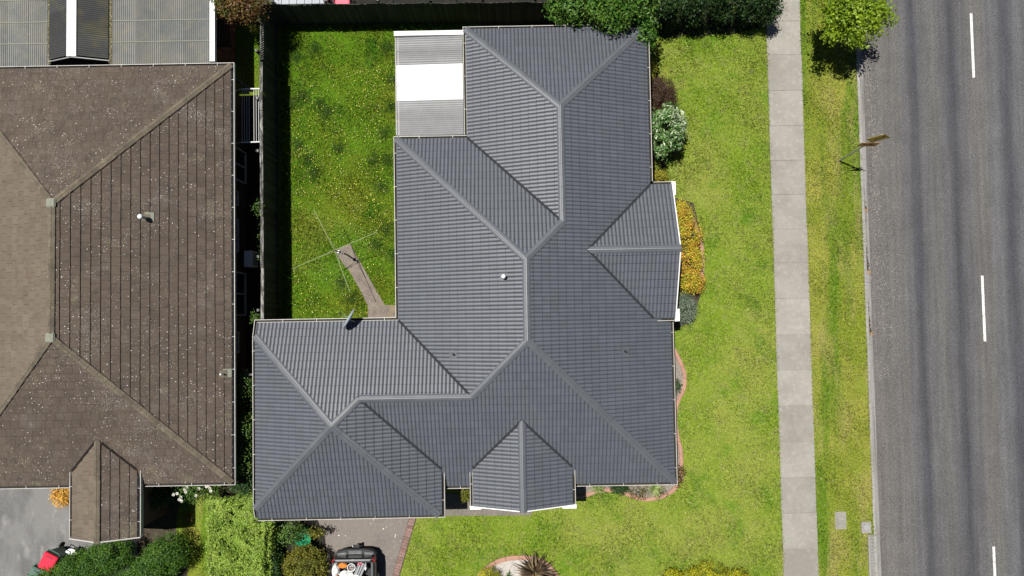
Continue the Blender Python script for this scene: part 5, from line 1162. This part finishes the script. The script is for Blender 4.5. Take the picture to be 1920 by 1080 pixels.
# ------------------------------------------------------------------ curved terracotta edgings, cast in lengths
def edging(label, pix, w=.075, h=.07):
    pts = [Vector((*P(*q), 0)) for q in pix]; sm = []
    for i in range(len(pts) - 1):
        p0 = pts[max(0, i - 1)]; p1 = pts[i]; p2 = pts[i + 1]; p3 = pts[min(len(pts) - 1, i + 2)]
        for k in range(6):
            s = k / 6; sm.append(.5 * ((2 * p1) + (p2 - p0) * s + (2 * p0 - 5 * p1 + 4 * p2 - p3) * s * s + (3 * p1 - p0 - 3 * p2 + p3) * s ** 3))
    sm.append(pts[-1]); t = thing('garden_edging', label, 'edging', (sm[len(sm) // 2].x, sm[len(sm) // 2].y))
    i = 0
    while i < len(sm) - 1:
        j = min(len(sm) - 1, i + 5); seg = sm[i:j + 1]
        e = (seg[-1] - seg[-2]).normalized() * .012; seg = seg[:-1] + [seg[-1] - e]
        obj('edging_length', Buf().sweep([(p.x, p.y, 0) for p in seg], [(-w, .0), (-w * .9, h * .8), (-w * .4, h), (w * .4, h), (w * .9, h * .8), (w, 0)][::-1]), M['terra'], t); i = j
edging('wavy terracotta edging along the bed under the south gutter', [(1076, 929), (1090, 932), (1105, 926), (1128, 919), (1158, 920), (1188, 931), (1212, 936), (1240, 931), (1262, 919), (1271, 907)])
edging('curved terracotta edging along the east wall by the lawn', [(1258, 642), (1264, 656), (1274, 676), (1283, 700), (1282, 728), (1272, 750), (1266, 775), (1269, 812), (1276, 842), (1277, 872), (1275, 890), (1271, 905)])
edging('terracotta edging arc round the amber shrub', [(1290, 395), (1304, 425), (1314, 455), (1317, 490), (1315, 520), (1309, 545)])
edging('terracotta edging arc round the pebble bed', [(895, 1095), (903, 1075), (920, 1060), (940, 1050), (968, 1045), (1000, 1047), (1025, 1058), (1042, 1078), (1050, 1100)], w=.09)

# ------------------------------------------------------------------ tubs and pots
x, y_ = P(567, 1010, .6); t = thing('green_tub', 'bright green plastic compost tub half hidden under the loose shrub', 'tub', (x, y_))
obj('tub_body', Buf().lathe((x - .02, y_ + .02, 0), [(.26, 0), (.31, .50)], n=20), M['brightgreen'], t, smooth=True); obj('lid', Buf().lathe((x - .02, y_ + .02, .5), [(.33, 0), (.33, .04), (.12, .12), (.001, .12)], n=20), M['brightgreen'], t)
x, y_ = P(527, 1046, .1); tag(obj('toy_ball', Buf().lathe((x, y_, .1), [(.11 * math.cos(a), .11 * math.sin(a)) for a in [(-PI / 2 + PI * k / 8) for k in range(9)]], n=14), M['yellowball'], smooth=True), 'small yellow ball lying by the lime hedge', 'ball')
x, y_ = P(133, 1040, .45); t = thing('round_table', 'small round white garden table by the long dark shrub', 'table', (x, y_))
obj('table_top', Buf().lathe((x, y_, .45), [(.001, 0), (.23, 0), (.23, .025), (.21, .03), (.001, .03)], n=24), M['white'], t); 
for k in range(3): obj('leg', Buf().tube((x + .08 * math.cos(k * 2.1), y_ + .08 * math.sin(k * 2.1), .45), (x + .2 * math.cos(k * 2.1), y_ + .2 * math.sin(k * 2.1), 0), .014), M['white'], t)
a = P(144, 1035, .5); b_ = P(153, 1021, .6); c_ = P(155, 1030, .5); tag(obj('garden_hoop', Buf().path([(*a, .45), (*lerp2(a, b_, .7), .68), (*b_, .72), (*c_, .5), (c_[0] + .02, c_[1] - .1, .3)], .013), M['iron']), 'thin black metal hoop beside the round white table', 'hoop')

# ------------------------------------------------------------------ black ute in the driveway, tray loaded
cxu, ry = P(662, 1046, .95); t = thing('black_ute', 'black ute backed up the driveway with its tray full of rubbish', 'ute', (cxu, ry - 2.6)); ang_u = 0
W = .90
def U(u, v, z): return (cxu + u, ry - v, z)          # v runs forward from the tailgate
def hull(name, secs, m, parent=t, bev=.0, smooth=False, cap=True):
    """secs: list of (v, [(u, z) ...]) outlines"""
    k = len(secs[0][1]); vs = [U(u, v, z) for v, sec in secs for u, z in sec]; fs = [(i * k + j, i * k + (j + 1) % k, (i + 1) * k + (j + 1) % k, (i + 1) * k + j) for i in range(len(secs) - 1) for j in range(k)]
    if cap: fs += [tuple(range(k - 1, -1, -1)), tuple(range((len(secs) - 1) * k, len(secs) * k))]
    return obj(name, Buf().add(vs, fs), m, parent, smooth=smooth, bevel=bev)
def box_sec(w, z0, z1, ch=.05): return [(-w, z0), (w, z0), (w, z1 - ch), (w - ch, z1), (-w + ch, z1), (-w, z1 - ch)]
def side_sec(s):                                  # one tray side wall
    return [(s * (W - .12), .62), (s * (W - .02), .45), (s * W, .75), (s * (W - .02), 1.0), (s * (W - .05), 1.05), (s * (W - .13), 1.05), (s * (W - .15), 1.02)]
for s in (-1, 1):
    prof_ = side_sec(s); shrink = lambda f: [(u * f, z) for u, z in prof_]
    hull('tray_side', [(.06, shrink(.90)), (.16, shrink(.965)), (.32, shrink(1.0)), (1.55, shrink(1.0))], M['carblack'], smooth=False)
hull('chassis', [(.12, box_sec(W - .06, .22, .5)), (1.56, box_sec(W - .06, .22, .5))], M['plastic'])
hull('tray_floor', [(.1, box_sec(W - .16, .55, .62)), (1.53, box_sec(W - .16, .55, .62))], M['plastic'])
hull('tray_liner', [(.105, [(-W + .16, 1.035), (W - .16, 1.035), (W - .16, 1.06), (-W + .16, 1.06)]), (.15, [(-W + .16, 1.035), (W - .16, 1.035), (W - .16, 1.06), (-W + .16, 1.06)])], M['plastic'])
for s in (-1, 1): hull('tray_rail', [(.16, [(s * (W - .15), 1.052), (s * (W - .07), 1.052), (s * (W - .07), 1.075), (s * (W - .15), 1.075)]), (1.5, [(s * (W - .15), 1.052), (s * (W - .07), 1.052), (s * (W - .07), 1.075), (s * (W - .15), 1.075)])], M['bumper'])
tg = hull('tailgate', [(-.0, [(-.72, .5), (.72, .5), (.70, 1.0), (-.70, 1.0)]), (.04, [(-.80, .48), (.80, .48), (.76, 1.04), (-.76, 1.04)]), (.10, [(-.80, .5), (.80, .5), (.76, 1.05), (-.76, 1.05)])], M['carblack'])
hull('badge', [(.035, [(-.05, 1.042), (.05, 1.042), (.05, 1.056), (-.05, 1.056)]), (.065, [(-.05, 1.042), (.05, 1.042), (.05, 1.056), (-.05, 1.056)])], M['steel'], parent=tg)
hull('front_wall', [(1.5, box_sec(W - .14, .6, 1.12, .02)), (1.56, box_sec(W - .14, .6, 1.12, .02))], M['carblack'])
for s in (-1, 1):
    hull('tail_light', [(.055, [(s * .74, .65), (s * .84, .65), (s * .83, 1.0), (s * .75, 1.0)]), (.16, [(s * .78, .65), (s * .885, .65), (s * .875, 1.0), (s * .79, 1.0)])], M['redlamp'])
hull('rear_bumper', [(-.20, [(-.36, .48), (.36, .48), (.34, .60), (-.34, .60)]), (-.175, [(-.52, .42), (.52, .42), (.50, .62), (-.50, .62)]), (-.12, [(-.76, .42), (.76, .42), (.74, .62), (-.74, .62)]), (-.02, [(-.85, .40), (.85, .40), (.83, .62), (-.83, .62)]), (.06, [(-.86, .42), (.86, .42), (.84, .60), (-.84, .60)])], M['plastic'])
for u0, u1, v0, v1 in ((-.27, .27, -.155, -.05), (-.74, -.38, -.10, -.02), (.38, .74, -.10, -.02)):
    sk = 0 if abs(u0 + u1) < .01 else (.045 if u0 < 0 else -.045)
    obj('step_pad', Buf().add([U(u0, v0 + max(0, sk), .622), U(u1, v0 + max(0, -sk), .622), U(u1, v1 + .03, .622), U(u0, v1 + .03, .622), U(u0, v0 + max(0, sk), .632), U(u1, v0 + max(0, -sk), .632), U(u1, v1 + .03, .632), U(u0, v1 + .03, .632)], [(4, 5, 6, 7)[::-1], (4, 5, 6, 7), (0, 1, 5, 4), (1, 2, 6, 5), (2, 3, 7, 6), (3, 0, 4, 7)][1:]), M['bumper'], t)
tb = obj('tow_bar', Buf().box(cxu + .05, cxu + .12, ry - .05, ry + .33, .38, .45), M['plastic'], t); obj('tow_ball', Buf().lathe((cxu - .12, ry + .28, .46), [(.03, 0), (.02, .03), (.035, .05), (.03, .08), (.001, .09)], n=10), M['steel'], tb); obj('tow_tongue', Buf().box(cxu - .15, cxu + .049, ry + .2, ry + .3, .40, .44), M['plastic'], tb)
cab = hull('cab', [(1.58, [(-.86, .4), (.86, .4), (.88, 1.0), (.70, 1.05), (-.70, 1.05), (-.88, 1.0)]), (1.62, [(-.88, .35), (.88, .35), (.89, 1.05), (.66, 1.68), (-.66, 1.68), (-.89, 1.05)]), (2.9, [(-.88, .35), (.88, .35), (.89, 1.05), (.64, 1.72), (-.64, 1.72), (-.89, 1.05)]), (3.7, [(-.88, .35), (.88, .35), (.89, 1.05), (.72, 1.1), (-.72, 1.1), (-.89, 1.05)])], M['carblack'])
hull('bonnet', [(3.705, [(-.88, .35), (.88, .35), (.88, .98), (.75, 1.09), (-.75, 1.09), (-.88, .98)]), (4.7, [(-.86, .35), (.86, .35), (.84, .85), (.7, .98), (-.7, .98), (-.84, .85)]), (4.95, [(-.74, .35), (.74, .35), (.70, .65), (.6, .75), (-.6, .75), (-.70, .65)])], M['carblack'])
obj('windscreen', Buf().add([U(-.66, 3.62, 1.165), U(.66, 3.62, 1.165), U(.58, 2.97, 1.70), U(-.58, 2.97, 1.70)], [(0, 1, 2, 3)]), M['carglass'], t); obj('rear_window', Buf().add([U(-.6, 1.585, 1.15), U(.6, 1.585, 1.15), U(.56, 1.60, 1.6), U(-.56, 1.60, 1.6)], [(0, 1, 2, 3)]), M['carglass'], t)
for s in (-1, 1):
    hull('mirror', [(3.2, [(s * .9, 1.05), (s * 1.08, 1.07), (s * 1.08, 1.22), (s * .92, 1.22)]), (3.3, [(s * .9, 1.05), (s * 1.05, 1.07), (s * 1.05, 1.2), (s * .92, 1.2)])], M['plastic'])
    for v in (1.0, 4.1):
        w_ = obj('wheel', Buf().tube(U(s * .66, v, .36), U(s * .88, v, .36), .36, n=20), M['rubber'], t); obj('rim', Buf().tube(U(s * .882, v, .36), U(s * .89, v, .36), .22, n=16), M['steel'], w_)
# the load
t.scale = (.91, 1.0, .97)
def blob(name, c, r, m, label, cat, seed=1, grp=None):
    rnd = random.Random(seed); bm = bmesh.new(); bmesh.ops.create_icosphere(bm, subdivisions=3, radius=1)
    for v in bm.verts:
        f = 1 + .13 * math.sin(v.co.x * 5 + seed) * math.cos(v.co.y * 6 + seed * 2) + .07 * math.sin(v.co.z * 9 + v.co.x * 7 + seed) + rnd.uniform(-.03, .03)
        v.co = Vector((v.co.x * r[0], v.co.y * r[1], v.co.z * r[2])) * f
    me = bpy.data.meshes.new(name); bm.to_mesh(me); bm.free(); o = link_mesh(name, me, None, m); o.location = c; return tag(o, label, cat, grp)
def PU(px, py, z): return (*P(px - 1, py + 4, z), z)
blob('rubbish_sack', PU(630.5, 1066, .95), (.14, .30, .20), M['sack'], 'tall white sack along the left side of the ute tray', 'sack', 1)
blob('rubbish_sack', PU(652, 1076, .97), (.28, .20, .16), M['sack'], 'wide white sack across the middle of the ute tray', 'sack', 2).rotation_euler.z = -.35
blob('rubbish_sack', PU(655, 1092, .97), (.30, .2, .18), M['sack'], 'white sack at the bottom edge of the picture in the ute tray', 'sack', 3)
blob('paper_sack', PU(672, 1080, .9), (.3, .14, .12), M['sack'], 'crumpled white sheet beside the folded grey chair in the tray', 'sheet', 4).rotation_euler.z = -.4
blob('orange_bag', PU(644, 1056, .92), (.16, .10, .10), M['orange'], 'crumpled orange bag behind the tailgate of the ute', 'bag', 5)
blob('orange_bag', PU(631, 1080, 1.06), (.12, .12, .09), M['orange'], 'orange bag on top of the tall white sack', 'bag', 6)
c = PU(660.5, 1059, .92); tb2 = thing('white_bucket', 'round white bucket of odds and ends in the ute tray', 'bucket', c)
obj('bucket_body', Buf().lathe((c[0], c[1], .63), [(.12, 0), (.15, .36), (.155, .37), (.135, .37), (.11, .05), (.001, .05)], n=24), M['white'], tb2, smooth=False)
for k in range(5): a = k * 1.3; obj('rubble_piece', Buf().box(c[0] - .05 + .05 * math.cos(a), c[0] + .03 + .05 * math.cos(a), c[1] - .03 + .05 * math.sin(a), c[1] + .02 + .05 * math.sin(a), .8, .88 + .02 * k), [M['concrete'], M['steel'], M['greycloth'], M['terra'], M['concrete']][k], tb2)
c = PU(677, 1063, 1.0); fc = thing('folded_chair', 'folded grey camp chair lying in the ute tray', 'chair', c)
def fcp(u, v, z): a = -.42; return (c[0] + u * math.cos(a) + v * math.sin(a) * -1, c[1] + u * math.sin(a) + v * math.cos(a), z)
obj('frame', Buf().path([fcp(-.13, -.33, .98), fcp(-.15, .22, 1.0), fcp(-.05, .32, 1.0), fcp(.08, .3, 1.0), fcp(.13, .2, 1.0), fcp(.11, -.33, .98)], .016), M['steel'], fc)
obj('fabric', Buf().add([fcp(-.11, -.3, .965), fcp(.09, -.3, .965), fcp(.11, .22, .975), fcp(-.12, .22, .975)], [(0, 1, 2, 3)]), M['greycloth'], fc)
obj('strap', Buf().path([fcp(-.03, -.25, .985), fcp(-.05, .2, .99)], .012).path([fcp(.04, -.25, .985), fcp(.05, .2, .99)], .012), M['plastic'], fc)
blob('red_cloth', PU(677, 1053, .93), (.13, .05, .06), M['redbin'], 'strip of red cloth beside the folded chair', 'cloth', 8)
blob('white_box', PU(687, 1060, .9), (.05, .1, .12), M['sack'], 'small white parcel against the right side of the tray', 'parcel', 9)
tag(obj('downpipe_scrap', Buf().tube(PU(1326 if False else 618, 1000, .02), PU(621, 1003, .02), .01), M['steel']), 'short scrap of metal on the driveway near the shrub', 'scrap') if False else None
